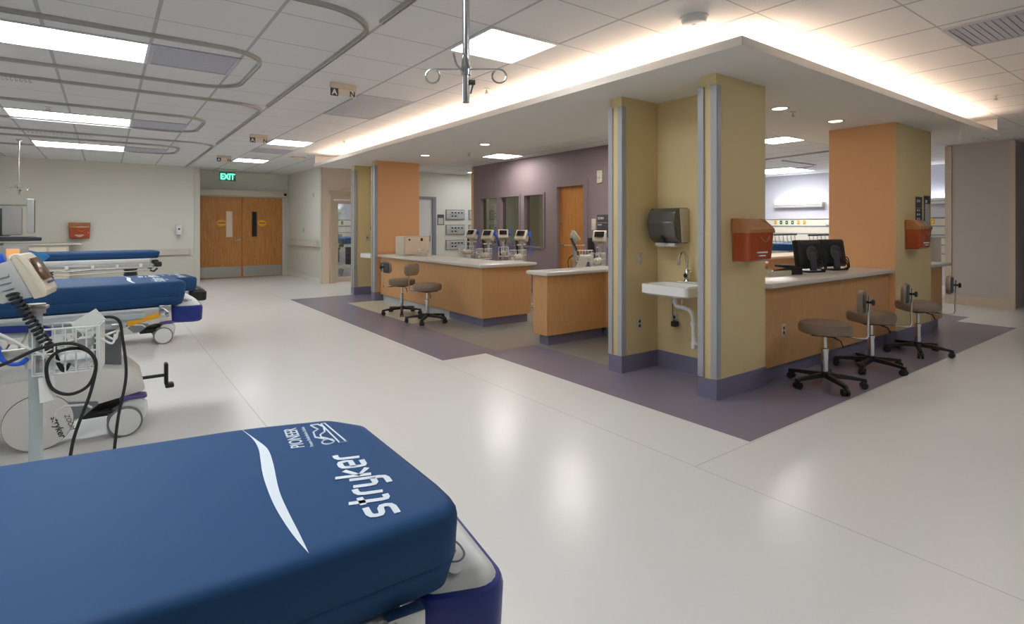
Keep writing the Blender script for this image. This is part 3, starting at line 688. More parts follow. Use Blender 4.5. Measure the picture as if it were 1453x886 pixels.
# ================================================================== STRETCHERS
def wordmark(b, G, h, hw):
    # rounded slanted lower-case letters drawn as flat ribbons
    L = dict(s=([[(.78, 1), (.25, 1), (.08, .93), (.05, .77), (.08, .6), (.25, .52), (.58, .48), (.75, .4), (.78, .24), (.75, .07), (.58, 0), (.02, 0)]], 1.05),
             t=([[(.26, 1.5), (.26, .2), (.30, .05), (.42, 0), (.68, 0)], [(.0, 1), (.66, 1)]], .90),
             r=([[(.08, 0), (.08, .72), (.12, .92), (.28, 1), (.58, 1)]], .78),
             y=([[(.05, 1), (.05, .32), (.09, .13), (.25, .05), (.72, .05)], [(.75, 1), (.75, -.25), (.71, -.43), (.55, -.5), (.08, -.5)]], 1.05),
             k=([[(.08, 0), (.08, 1.5)], [(.76, 1), (.12, .5), (.80, 0)]], 1.05),
             e=([[(.08, .5), (.76, .5), (.76, .78), (.70, .95), (.56, 1), (.26, 1), (.10, .94), (.05, .78), (.05, .22), (.10, .06), (.26, 0), (.74, 0)]], 1.05))
    u0 = 0
    for ch in 'stryker':
        for st in L[ch][0]: b.tube([G @ Vector(((u0 + u + .22 * v) * h, v * h, .0002 + .00008 * (ch == 'k'))) for u, v in st], 0, prof=[(-hw, -.0003), (hw, -.0003), (hw, .0003), (-hw, .0003)], up=(0, 0, 1))
        u0 += L[ch][1]
def mattress_outline(L=2.0):
    pts = [(-L, -.37), (-.85, -.37), (-.30, -.352), (.042, -.318), (.036, -.20), (-.012, .215), (-.085, .305), (-.30, .348), (-.85, .37), (-L, .37)]
    return rpoly(pts, [.06, .6, .8, .06, .3, .06, .07, .8, .6, .06], 5)
def stretcher(label, loc, rz, zt, text=1, kind='shell', rails=False, bumper='blue', thick=.165, group='blue patient stretchers'):
    t = thing('patient_stretcher', label, 'stretcher', loc, rz, group)
    out = mattress_outline(); z1 = zt; z0 = zt - thick
    P = []
    for (d, z) in ((.045, z0), (.022, z0 + .012), (.010, z0 + .05), (.006, z0 + .060), (.009, z0 + .064), (.004, z0 + .070), (.0, z1 - .032), (.003, z1 - .017), (.010, z1 - .006), (.022, z1 - .001), (.034, z1)):
        P.append([(x, y, z) for x, y in inset(out, d)])
    b = B(); b.loft(P)
    m = b.obj('mattress', M['navy'], t, ang=60)
    if text:
        zz = z1 + .0008
        sw = [(-.313, .345), (-.282, .236), (-.262, .156), (-.259, .067), (-.263, -.079), (-.258, -.182), (-.252, -.259), (-.247, -.333), (-.263, -.255), (-.277, -.15), (-.283, -.05), (-.284, .03), (-.281, .108), (-.280, .17), (-.288, .244)]
        k = len(sw)
        b = B(); cen = [((-.313), .345)]
        left = [Vector(p) for p in (curve([(*p, 0) for p in sw[:8]], 5))]; right = [Vector(p) for p in (curve([(*p, 0) for p in (sw[0], sw[14], sw[13], sw[12], sw[11], sw[10], sw[9], sw[8], sw[7])], 5))]
        n = 36
        def rs(c):
            ys = [p.y for p in c]; res = []
            for i in range(n + 1):
                y = .345 + (-.333 - .345) * i / n
                for p, q in zip(c, c[1:]):
                    if (p.y - y) * (q.y - y) <= 0 and p.y != q.y:
                        res.append((p.x + (q.x - p.x) * (p.y - y) / (p.y - q.y), y)); break
                else: res.append((c[-1].x, y))
            return res
        lf, rt_ = rs(left), rs(right)
        tm = bmesh.new(); A = [tm.verts.new((x, y, zz)) for x, y in lf]; Bv = [tm.verts.new((x - (.0004 if 0 < i < n else .0002), y, zz)) for i, (x, y) in enumerate(rt_)]
        for i in range(n): tm.faces.new((A[i], Bv[i], Bv[i + 1], A[i + 1]))
        bmesh.ops.recalc_face_normals(tm, faces=tm.faces[:]); b.add(tm); b.obj('swoosh', M['print'], m)
        b = B(); wordmark(b, T(-.083, -.282, zz, rz=R90), .0475, .0062); b.obj('lettering', M['print'], m)
        for (tx, sz_, px_, py_, sh_, bo_, sx_) in (('PIONEER', .043, -.183, .122, .2, .0004, .84), ('Pressure Redistribution Surface', .0125, -.163, .116, 0, 0, .92)):
            b = B(); b.text(tx, sz_, T(px_, py_, zz, rz=R90), ext=.0003, shear=sh_, bold=bo_, sx=sx_); b.obj('lettering', M['print'], m)
        # line-drawn pictogram of a figure lying on a bed
        b = B(); q = .0022
        def ln(pts): b.tube([(x, y, zz) for x, y in pts], q, 4)
        ln([(-.146, .265), (-.128, .263), (-.118, .238), (-.122, .20), (-.136, .185), (-.137, .165), (-.125, .150), (-.116, .128)])
        ln([(-.146, .265), (-.140, .243), (-.134, .226), (-.148, .212), (-.150, .172), (-.132, .15)])
        ln([(-.120, .262), (-.110, .262), (-.088, .105), (-.104, .108), (-.120, .262)])
        ln([(-.114 + .014 * math.cos(a), .122 + .014 * math.sin(a)) if False else (-.128 + .014 * math.cos(a), .128 + .016 * math.sin(a)) for a in [k * 2 * PI / 16 for k in range(17)]])
        b.obj('pictogram', M['print'], m)
    # litter deck
    b = B(); dk = rpoly([(-2., -.36), (-.85, -.36), (-.30, -.338), (-.075, -.318), (-.075, .295), (-.30, .338), (-.85, .36), (-2., .36)], [.06, .6, .8, .03, .03, .8, .6, .06], 5); o2 = inset(dk, .01); b.loft([[(x, y, z0 - .085) for x, y in inset(dk, .022)], [(x, y, z0 - .075) for x, y in inset(dk, .014)], [(x, y, z0 - .01) for x, y in inset(dk, .002)], [(x, y, z0 - .001) for x, y in o2]]); b.obj('litter_deck', M['white'], t, ang=30)
    if kind == 'shell':
        # foot bumper: blue rim with white domed top
        BM = M['blue'] if bumper == 'blue' else M['black']; TM = M['white'] if bumper == 'blue' else M['dgrey']
        bo = rpoly([(-.05, -.29), (.138, -.342), (.148, 0), (.13, .342), (-.05, .29), (-.02, 0)], [.05, .06, .6, .06, .05, .2], 5); zb = zt - .172
        b = B(); b.loft([[(x, y, zb - .11) for x, y in inset(bo, .014)], [(x, y, zb - .10) for x, y in inset(bo, .004)], [(x, y, zb - .02) for x, y in bo], [(x, y, zb - .004) for x, y in inset(bo, .004)], [(x, y, zb) for x, y in inset(bo, .014)]]); bu = b.obj('foot_bumper', BM, t)
        b = B(); b.loft([[(x, y, zb + .0005) for x, y in inset(bo, .015)], [(x, y, zb + .010) for x, y in inset(bo, .020)], [(x, y, zb + .022) for x, y in inset(bo, .034)], [(x, y, zb + .026) for x, y in inset(bo, .044)]]); wt = b.obj('bumper_top', TM, bu)
        b = B()
        for s in (-1, 1):
            b.tube(curve([(.03, s * .08, zb + .0257), (.072, s * .17, zb + .0257), (.076, s * .225, zb + .0257), (.055, s * .25, zb + .0257), (.03, s * .24, zb + .0257)]), .0025, 6)
            b.prism([(.025, s * .10), (.058, s * .165), (.064, s * .215), (.05, s * .232), (.025, s * .22)], zb + .016, zb + .0264)
        b.obj('bumper_emblem', M['mgrey'], wt)
        for s in (-1, 1): b = B(); b.lathe([(.012, 0), (.012, .003)], 14, T(.034, s * .275, zb + .0252)); b.obj('bumper_hole', M['lgrey'], wt)
        # chrome latch and yellow lever on both sides
        for s in (-1, 1):
            b = B(); y = s * .325
            b.box(-.12, y - .015, zb - .05, -.05, y + .015, zb + .02, .004); b.tube([(-.11, y + s * .02, zb + .01), (-.065, y + s * .024, zb - .03)], .006); b.cyl((-.075, y - .02, zb - .045), (-.075, y + s * .045, zb - .045), .011); b.cyl((-.105, y - .02, zb - .02), (-.105, y + s * .045, zb - .02), .008); b.obj('latch', M['chrome'], t)
            b = B(); b.box(-.09, -.007, -.015, .09, .007, .015, .004, mat=T(-.205, y + s * .025, zb - .062, ry=-.25)); b.obj('release_lever', M['yel'], t)
        # folded side rails
        for s in (-1, 1):
            y = s * .385; zr = zt - .23
            b = B(); b.tube(curve([(-1.55, y, zr - .03), (-1.5, y, zr), (-1.1, y, zr + .012), (-.72, y, zr), (-.66, y, zr - .05)], 6), 0, prof=[(-.008, -.02), (.008, -.02), (.008, .02), (-.008, .02)], up=(0, 0, 1)); b.obj('side_rail', M['blue'], t)
            b = B(); b.box(-1.9, s * .355 - .012, zt - .225, -.20, s * .355 + .012, zt - .185, .004); b.box(-1.7, s * .36 - .01, zt - .275, -.30, s * .36 + .01, zt - .24, .003); b.obj('frame_rail', M['bgrey'], t)
            b = B()
            for xk in (-1.45, -1.2, -.95, -.75): b.tube([(xk, y, zr - .01), (xk - .05, y, zr - .10)], .007)
            b.tube(curve([(-1.6, y, zr - .09), (-1.0, y, zr - .11), (-.55, y, zr - .10), (-.36, y, zr - .06), (-.33, y, zr - .02), (-.37, y, zr - .015)], 6), .008); b.obj('rail_arm', M['alu'], t)
        # columns and base shell
        zs = .42
        for cx in (-.39, -1.45):
            b = B(); b.box(cx - .055, -.09, zs - .03, cx + .055, .09, z0 - .06, .01); b.box(cx - .075, -.11, zs - .03, cx + .075, .11, (zs + z0) / 2, .01); b.obj('lift_column', M['mgrey'], t)
        prof = [(-1.75, .20), (-1.78, .30), (-1.60, .40), (-1.20, .40), (-1.15, .36), (-1.0, .36), (-.93, .42), (-.45, .45), (-.28, .42), (-.20, .33), (-.19, .27), (-.30, .25), (-.46, .22), (-.55, .14), (-1.55, .14)]
        prof = rpoly(prof, [.03, .04, .05, .04, .04, .04, .04, .08, .06, .04, .02, .02, .03, .02, .03], 4)
        b = B(); G = Matrix.Rotation(R90, 4, 'X')
        b.prism(prof, -.25, .25, G, bev=.012); b.obj('base_shell', M['shell'], t, ang=50)
        for s in (-1, 1):
            b = B(); b.prism(rpoly([(-.58, .155), (-.52, .155), (-.42, .24), (-.62, .27), (-.66, .24)], .012, 3), -s * .252, -s * .258, G); b.obj('shell_panel', M['mgrey'], t)
            b = B(); b.prism(rpoly([(-1.0, .155), (-1.05, .30), (-1.35, .30), (-1.5, .155)], .02, 3), -s * .252, -s * .258, G); b.obj('shell_panel', M['mgrey'], t)
            b = B(); b.tube([(-.655, s * .256, .15), (-.64, s * .256, .22), (-.60, s * .256, .245), (-.50, s * .256, .235), (-.47, s * .256, .21)], .008, 6); b.obj('panel_trim', M['white'], t)
        fx = -1.25 if zt < .8 else -.725
        b = B(); b.lathe([(.0, .0), (.14, .0), (.152, .006), (.16, .016), (.165, .03), (.165, .06), (.0, .06)], 48, face_ny(fx, -.20, .168)); fw_ = b.obj('fifth_wheel', M['shell'], t)
        b = B(); b.lathe([(.166, .006), (.1695, .014), (.1695, .045), (.166, .055)], 48, face_ny(fx, -.20, .168)); b.obj('tire', M['dgrey'], fw_)
        b = B(); b.lathe([(.04, 0), (.04, .002)], 24, face_ny(fx, -.2605, .168)); b.obj('hub_cap', M['white'], fw_)
        b = B(); b.text('stryker', .05, face_ny(fx + .055, -.2612, .19) @ Matrix.Rotation(-1.25, 4, 'Z'), shear=.2, bold=.001); b.obj('wheel_lettering', M['dgrey'], fw_)
        b = B(); b.text('ZOOM', .034, face_ny(fx + .12, -.2612, .19) @ Matrix.Rotation(-1.25, 4, 'Z'), shear=.2); b.obj('wheel_lettering', M['dgrey'], fw_)
        if zt < .8: b = B(); b.text('stryker', .055, face_ny(-.50, -.263, .36) @ Matrix.Rotation(.05, 4, 'Z'), shear=.2, bold=.001); b.obj('shell_lettering', M['dgrey'], t)
        b = B(); b.box(-.52, -.18, .12, -.20, .18, .17, .006); b.cyl((-.45, -.2, .15), (-.2, -.2, .15), .012); b.obj('chassis', M['black'], t)
        for (cx, cy) in ((-.27, -.24), (-.27, .24), (-1.72, -.24), (-1.72, .24)):
            b = B(); b.loft([[(cx + .02 + x, cy + y, z) for x, y in rpoly([(-rx, -.028), (rx, -.028), (rx, .028), (-rx, .028)], .02, 3)] for rx, z in ((.03, .06), (.06, .10), (.075, .16), (.07, .20), (.04, .225))]); cst = b.obj('caster', M['white'], t)
            for s in (-1, 1):
                b = B(); b.cyl((cx - .03, cy + s * .034, .095), (cx - .03, cy + s * .054, .095), .095, n=28); b.obj('wheel', M['mgrey'], cst)
                b = B(); b.lathe([(.082, 0), (.084, .004), (.0, .008)], 28, Matrix.Translation((cx - .03, cy + s * .054, .095)) @ Matrix.Rotation(-s * R90, 4, 'X')); b.obj('wheel_disc', M['white'], cst)
            b = B(); b.box(cx - .06, cy - .045, .225, cx + .09, cy + .045, .25, .012); b.obj('caster_collar', M['violet'], cst)
        # foot pedals
        for s in (1,):
            b = B(); b.box(-.06, s * .10 - .035, .20, -.035, s * .10 + .035, .36, .01); b.tube([(-.2, s * .10, .27), (-.05, s * .10, .27)], .012); b.box(-.055, s * .10 - .04, .18, .0, s * .10 + .04, .21, .008)
            b.obj('foot_pedal', M['black'], t)
    else:
        # older stretcher: chrome side frame, black corner bumpers, bellows columns
        b = B()
        for s in (-1, 1):
            b.box(-1.95, s * .36 - .012, zt - .235, -.06, s * .36 + .012, zt - .19, .004); b.tube([(-1.95, s * .38, zt - .26), (-.02, s * .37, zt - .25)], .011)
            b.tube([(-1.3, s * .37, zt - .33), (-.10, s * .36, zt - .30)], .009)
        b.obj('side_frame', M['alu'], t)
        for s in (-1, 1):
            for k in range(6):
                xk = -.22 - .3 * k; b = B(); b.box(xk - .018, s * .385 - .01, zt - .245, xk + .018, s * .385 + .012, zt - .195, .004); b.obj('frame_bracket', M['white'], t)
            b = B(); b.box(-.04, s * .33 - .06, zt - .25, .06, s * .33 + .06, zt - .17, .02); b.tube([(.0, s * .36, zt - .27), (-.05, s * .36, zt - .32), (-.1, s * .36, zt - .30)], .014); b.obj('corner_bumper', M['black'], t)
        for cx in (-.34, -1.38):
            b = B(); pr = []; zz = zt - .27; k = 0
            while zz > .30: pr.append((.10 if k % 2 else .08, zz)); zz -= .022; k += 1
            b.lathe(pr[::-1], 20, T(cx, 0, 0)); b.obj('bellows', M['dgrey'], t)
        b = B(); b.box(-1.75, -.26, .18, -.12, .26, .30, .03); b.obj('base_shell', M['lgrey'], t)
        for (cx, cy) in ((-.22, -.26), (-.22, .26), (-1.62, -.26), (-1.62, .26)):
            b = B(); b.cyl((cx, cy - .02, .09), (cx, cy + .02, .09), .09, n=24); b.box(cx - .03, cy - .03, .09, cx + .03, cy + .03, .2, .008); b.obj('caster', M['mgrey'], t)
    if rails:
        for s in (-1, 1):
            b = B(); b.tube([(-1.75, s * .42, zt + .20), (-.6, s * .42, zt + .20)], 0, prof=[(-.012, -.02), (.012, -.02), (.012, .02), (-.012, .02)], up=(0, 0, 1)); b.obj('raised_rail', M['dgrey'], t)
            for k in range(6):
                xk = -1.65 + .2 * k; b = B(); b.tube(curve([(xk, s * .42, zt + .19), (xk - .02, s * .42, zt + .08), (xk - .10, s * .41, zt - .16)], 5), .011); b.obj('rail_spindle', M['alu'], t)
    return t
stretcher('blue stretcher in the foreground, its white-printed mattress filling the lower left corner', (.55, 1.21, 0), math.radians(-7), .82)
stretcher('raised blue stretcher behind the vital signs monitor, with the big round wheel', (.40, 4.60, 0), 0, .982)
stretcher('lowered blue stretcher mostly hidden behind the raised one, foot end showing', (.83, 7.72, 0), 0, .75, bumper='black')
stretcher('blue stretcher farthest back, on bellows columns before the bay wall', (.66, 10.7, 0), 0, .955, text=0, kind='bellows', thick=.115)
stretcher('blue stretcher with raised rails in the far lilac bay', (12.85, 6.75, 0), PI, .93, text=0, kind='bellows', rails=True)
stretcher('blue stretcher in the room behind the glass sliding door', (5.38, 14.5, 0), -R90, 1.04, text=0, kind='bellows')

# ================================================================== VITAL SIGNS MONITORS ON STANDS
def vitals(label, loc, rz, hz=1.11, base=True, big=False):
    t = thing('vital_signs_monitor', label, 'medical monitor', loc, rz, 'rolling vital signs monitors')
    b = B(); b.cyl((0, 0, .07), (0, 0, hz - .10), .023, n=20); b.obj('pole', M['bgrey'], t)
    b = B(); b.lathe([(.05, .05), (.05, .085), (.03, .095)], 20); b.obj('hub', M['lgrey'], t)
    for k in range(5):
        a = k * 2 * PI / 5 + .3; b = B(); G = Matrix.Rotation(a, 4, 'Z')
        b.loft([[(.03, -.018, .055), (.03, .018, .055), (.03, .015, .085), (.03, -.015, .085)], [(.27, -.012, .05), (.27, .012, .05), (.27, .01, .07), (.27, -.01, .07)]], mat=G); l = b.obj('base_leg', M['lgrey'], t)
        b = B(); b.cyl((.26, -.012, .025), (.26, .012, .025), .025, n=14, mat=G); b.obj('caster', M['rubber'], l)
    # head: faces local +x, tipped back
    hs = .8 if big else .76
    G = T(-.04 if big else 0, 0, hz + (.02 if big else 0), ry=-math.radians(17 if big else 24)) @ Matrix.Scale(hs, 4)
    b = B(); pr = rpoly([(-.095, -.095), (.055, -.105), (.06, -.07), (.045, .05), (.02, .10), (-.04, .10), (-.095, .03)], [.012, .012, .01, .03, .03, .03, .012], 4)
    b.prism(pr, -.115, .115, G @ Matrix.Rotation(R90, 4, 'X'), bev=.008); hd = b.obj('monitor_case', M['ivory'] if not big else M['lgrey'], t, ang=50)
    b = B(); b.prism(rpoly([(.035, -.115), (.083, -.118), (.094, -.09), (.068, .075), (.042, .125), (.010, .12)], [.008, .012, .012, .03, .02, .02], 4), -.122, .122, G @ Matrix.Rotation(R90, 4, 'X'), bev=.01); b.obj('front_bezel', M['ivory'], hd, ang=50)
    GS = G @ T(.0795, 0, .012, ry=-math.radians(10.5))
    b = B(); b.box(.004, -.09, -.05, .0105, .09, .075, .002, mat=GS); sc = b.obj('screen', M['brownscreen'] if big else M['screen'], hd)
    b = B()
    for k in range(4): b.box(.008, -.075 + k * .04, -.075, .012, -.05 + k * .04, -.062, .002, mat=GS)
    b.obj('button_row', M['violet'], hd)
    b = B(); b.tube(curve([(-.01, -.09, .09), (0, -.08, .118), (0, .08, .118), (-.01, .09, .09)], 6), .009, mat=G); b.obj('carry_handle', M['ivory'], hd)
    b = B()
    for k in range(4): b.box(-.075 + .004 * k, -.1235, .03 - .032 * k, -.02, -.114, .042 - .032 * k, mat=G)
    b.box(-.06, -.118, -.075, .0, -.1165, -.05, mat=G); b.obj('side_label', M['bgrey'], hd)
    # temperature probe in its blue holder
    GP = G @ T(-.08, -.10, .07) if big else G
    b = B(); b.box(-.05, .13, .0, .03, .185, .085, .012, mat=GP); b.cyl((-.01, .157, .08), (-.01, .157, .13), .009, mat=GP); b.obj('probe_holder', M['bblue'], hd)
    b = B(); b.tube(curve([(-.13, .0, hz + .06), (-.125, -.02, hz - .06), (-.115, -.03, hz - .24), (-.095, -.03, hz - .31), (-.05, -.03, hz - .33), (-.02, -.03, hz - .31)] if big else [(0, .14, hz + .02), (.01, .17, hz - .1), (.02, .18, hz - .24), (.0, .16, hz - .31), (-.02, .12, hz - .28), (-.02, .10, hz - .15)], 6), .006 if not big else .009); b.obj('probe_cord', M['bblue'], t)
    # bracket, coiled hose
    b = B(); b.cyl((0, 0, hz - .13), (0, 0, hz - .09), .034, n=16); b.box(-.04, -.035, hz - .112, .04, .035, hz - .098, .004); b.obj('mount_plate', M['alu'], t)
    b = B(); b.tube(helix((-.05, -.12, hz - .03), (.07, -.05, hz - .30), .016, 16, 8), .006, 6); b.tube(curve([(.07, -.05, hz - .30), (.10, -.05, hz - .37), (.12, -.03, hz - .33)]), .009); b.obj('coiled_hose', M['rubber'], t)
    # wire basket
    bz, L0, L1, W, Hh = (hz - .375, .005, .215, .08, .185, ) if big else (hz - .39, .035, .31, .085, .17); wr = .0032
    b = B()
    for z in (0, .085, Hh): b.tube([(L0, -W, bz + z), (L1, -W, bz + z), (L1, W, bz + z), (L0, W, bz + z)], wr if z < Hh else .0045, 6, closed=True)
    for k in range(7):
        x = L0 + (L1 - L0) * k / 6; b.tube([(x, -W, bz + Hh), (x, -W, bz), (x, W, bz), (x, W, bz + Hh)], wr, 6)
    for k in range(1, 4):
        y = -W + 2 * W * k / 4; b.tube([(L0, y, bz + Hh), (L0, y, bz), (L1, y, bz), (L1, y, bz + Hh)], wr, 6)
    b.obj('wire_basket', M['white'], t)
    b = B()
    if big: b.box(L1 + .004, -W, bz - .01, L1 + .010, W, bz + Hh, .002)
    for s in (-1, 1): b.tube(curve([(L1 + .006, s * .05, bz + .13), (L1 + .05, s * .05, bz + .10), (L1 + .06, s * .05, bz + .14)], 5), .0045)
    b.obj('cord_hook', M['white'], t)
    b = B(); b.cyl((0, 0, bz + .02), (0, 0, bz + .06), .034); b.box(.02, -.04, bz + .02, .036, .04, bz + .06); b.cyl((-.06, 0, bz + .04), (-.02, 0, bz + .04), .009); b.obj('basket_clamp', M['lgrey'], t)
    return t, bz
VR = RZ + math.radians(30)
t, bz = vitals('tall vital signs monitor on a pale stand in the left foreground, behind the nearest mattress', (-.235, 3.03, 0), VR, 1.115, big=True)
b = B(); b.tube(curve([(-.30, -.10, 1.02), (-.26, -.12, .88), (-.12, -.13, .80), (.04, -.13, .86), (.15, -.13, .865), (.215, -.12, .79), (.195, -.11, .69), (.13, -.105, .655), (.07, -.105, .69), (.055, -.11, .78), (.09, -.115, .835), (.17, -.115, .84), (.215, -.115, .78), (.20, -.12, .66), (.14, -.13, .45), (.125, -.13, .2), (.12, -.14, .012)], 8), .0065); b.obj('power_cord', M['rubber'], t)
b = B(); b.tube(curve([(.18, .0, .92), (.23, .0, .95), (.28, .02, .93), (.295, .02, .85), (.31, .0, .68), (.28, -.02, .48), (.26, -.02, .2), (.27, -.06, .012)], 8), .0065); b.obj('power_cord', M['rubber'], t)
b = B(); b.box(-.05, -.003, -.03, .05, .003, .03, mat=T(.185, -.06, .945, rx=.2, ry=-.6)); b.obj('cord_tag', M['paper'], t)
b = B(); b.box(-.001, -.028, -.10, .001, .028, .0, mat=T(.05, -.09, bz - .005, ry=-.12, rz=-.9)); b.obj('paper_tag', M['paper'], t)
b = B(); b.tube(curve([(-.30, .05, 1.06), (-.2, 0, .98), (-.08, -.05, .90), (.06, -.06, .80), (.14, -.02, .75)]), .006); b.obj('sensor_cable', M['white'], t)
# things lying in that basket
Bp = Matrix.Translation((-.235, 3.03, 0)) @ Matrix.Rotation(VR, 4, 'Z')
b = B(); b.loft([[Vector((x, .055 * math.cos(a) * s, bz + .045 + .035 * math.sin(a) * s)) for a in [k * 2 * PI / 14 for k in range(14)]] for x, s in ((.035, .5), (.05, .85), (.09, .95), (.13, .85), (.17, .9), (.195, .55))], mat=Bp)
tag(b.obj('wrapped_cuff_pack', M['wrap']), 'crumpled white wrapped pack lying in the foreground wire basket', 'medical supply')
b = B()
for k in range(3): b.tube([Bp @ Vector((0.09 + .02 * k + (.035 - .004 * k) * math.cos(a), .01 + (.05 - .006 * k) * math.sin(a), bz + .094 + .009 * k)) for a in [q * 2 * PI / 18 for q in range(18)]], .005, 6, closed=True)
b.box(.14, -.03, bz + .092, .195, .03, bz + .13, .008, mat=Bp); tag(b.obj('sensor_cable_bundle', M['lgrey']), 'coiled grey sensor cable on the white pack in the foreground wire basket', 'medical supply')
small = [(5.68, 8.98, -2.75, 'vital signs monitor behind the left desk, leftmost of the four'), (5.26, 7.80, -2.6, 'vital signs monitor behind the left desk, second from left'), (5.93, 8.30, -2.15, 'vital signs monitor behind the left desk facing straight ahead, third from left'), (5.42, 7.06, -2.65, 'vital signs monitor behind the left desk, rightmost of the four'), (5.90, 6.34, -.75, 'vital signs monitor before the oak door, its screen turned away'), (5.71, 5.60, -2.55, 'vital signs monitor right of the oak door, close to the yellow column')]
s0, sz = vitals(small[0][3], (small[0][0], small[0][1], 0), small[0][2], 1.19)
b = B(); b.loft([[Vector((x, .05 * math.cos(a) * s, sz + .06 + .05 * math.sin(a) * s)) for a in [k * 2 * PI / 10 for k in range(10)]] for x, s in ((.05, .5), (.09, 1.), (.17, .8), (.24, 1.), (.30, .5))]); b.obj('cuff_bundle', M['ivory'], s0)
b = B(); b.box(.06, -.004, -.19, .20, .0, .0, mat=T(.02, -.095, sz + .10, rx=.15, ry=.3)); b.obj('hanging_card', M['paper'], s0)
b = B(); b.tube(curve([(-.02, -.02, sz + .1), (-.10, -.05, sz), (-.06, -.08, sz - .25), (-.08, -.06, .3), (.0, -.1, .05)]), .007); b.obj('power_cord', M['rubber'], s0)
b = B(); b.box(-.16, -.02, 0, .16, -.008, .02, mat=T(0, 0, sz + .24)); b.obj('side_bar', M['ivory'], s0)
for q in small[1:]: dup(s0, q[3], (q[0], q[1], 0), q[2])

# ================================================================== EQUIPMENT CART AT FAR LEFT
t = thing('ventilator_cart', 'cluttered white monitoring cart with a folded screen at the far left edge', 'medical cart', (-1.02, 8.95, 0), RZ + .72)
b = B(); b.cyl((0, 0, .08), (0, 0, 1.15), .03); b.lathe([(.28, .05), (.28, .08), (.05, .1)], 24); b.obj('stand', M['lgrey'], t)
b = B(); b.box(-.18, -.15, 1.23, .10, .15, 1.56, .02); b.obj('monitor_housing', M['dgrey'], t)
b = B(); b.box(.02, -.16, 1.24, .20, .14, 1.58, .015); b.obj('monitor_front', M['lgrey'], t)
b = B(); b.box(.24, -.16, 1.26, .31, .15, 1.68, .012); sc = b.obj('side_screen', M['white'], t)
b = B(); b.box(.31, -.15, 1.27, .318, .14, 1.67, .003); b.obj('screen_glass', M['black'], sc)
b = B(); b.box(-.20, -.155, 1.60, .28, .14, 1.615); b.obj('top_shelf', M['lgrey'], t)
b = B(); b.box(-.15, -.20, 1.17, .38, .16, 1.22, .015); b.obj('keyboard_shelf', M['dgrey'], t)
b = B(); b.box(-.10, -.22, .93, .26, -.04, 1.12, .012); p = b.obj('module', M['lgrey'], t)
b = B(); b.box(.06, -.226, .99, .18, -.22, 1.08, .003); b.obj('module_screen', M['orangescreen'], p)
b = B(); b.box(-.30, -.12, .85, -.12, .1, 1.2, .02); b.obj('side_unit', M['mgrey'], t)
b = B(); b.box(-.28, -.17, 1.38, -.17, -.155, 1.60, .004); b.obj('white_note', M['paper'], t)
b = B(); b.box(-.31, -.168, 1.30, -.19, -.156, 1.43, .004); b.obj('orange_note', M['yel'], t)
b = B()
for k in range(5): b.tube(curve([(-.35, -.18, 1.2 - .03 * k), (-.25, -.22, 1.08 - .02 * k), (-.12, -.24, 1.02 + .02 * k), (-.02, -.23, 1.18)]), .008, 6)
b.obj('cable_loops', M['white'], t)
b = B(); b.prism([(.02, 1.12), (.40, 1.02), (.46, .98), (.30, .82), (.22, .66), (.06, .80)], .16, .19, T(y=0) @ Matrix.Rotation(R90, 4, 'X'), bev=.01); b.obj('blue_wrap', M['pbag'], t)
b = B(); b.prism([(-.02, .93), (.26, .95), (.26, .86), (.14, .70), (.05, .78)], .20, .225, Matrix.Rotation(R90, 4, 'X'), bev=.008); b.obj('clear_tubing_bag', M['wrap'], t)
# beige bedside cabinet beside the bay wall
t = thing('bedside_cabinet', 'beige cabinet with a pale top against the bay wall behind the farthest stretcher', 'cabinet', (-.95, 14.6, 0))
b = B(); b.box(-.7, -.35, 0, .35, .42, .97, .008); b.obj('body', M['beige'], t)
b = B(); b.box(-.75, -.40, .97, .55, .43, 1.0, .008); b.obj('top', M['wains'], t)
for (x0, x1) in ((-.66, .0), (.05, .31)):
    b = B(); b.box(x0, -.362, .10, x1, -.35, .93, .004); d = b.obj('door', M['ivory'], t)
    b = B(); b.tube([(x1 - .05, -.362, .6), (x1 - .05, -.385, .6), (x1 - .05, -.385, .72), (x1 - .05, -.362, .72)], .005); b.obj('handle', M['steel'], d)

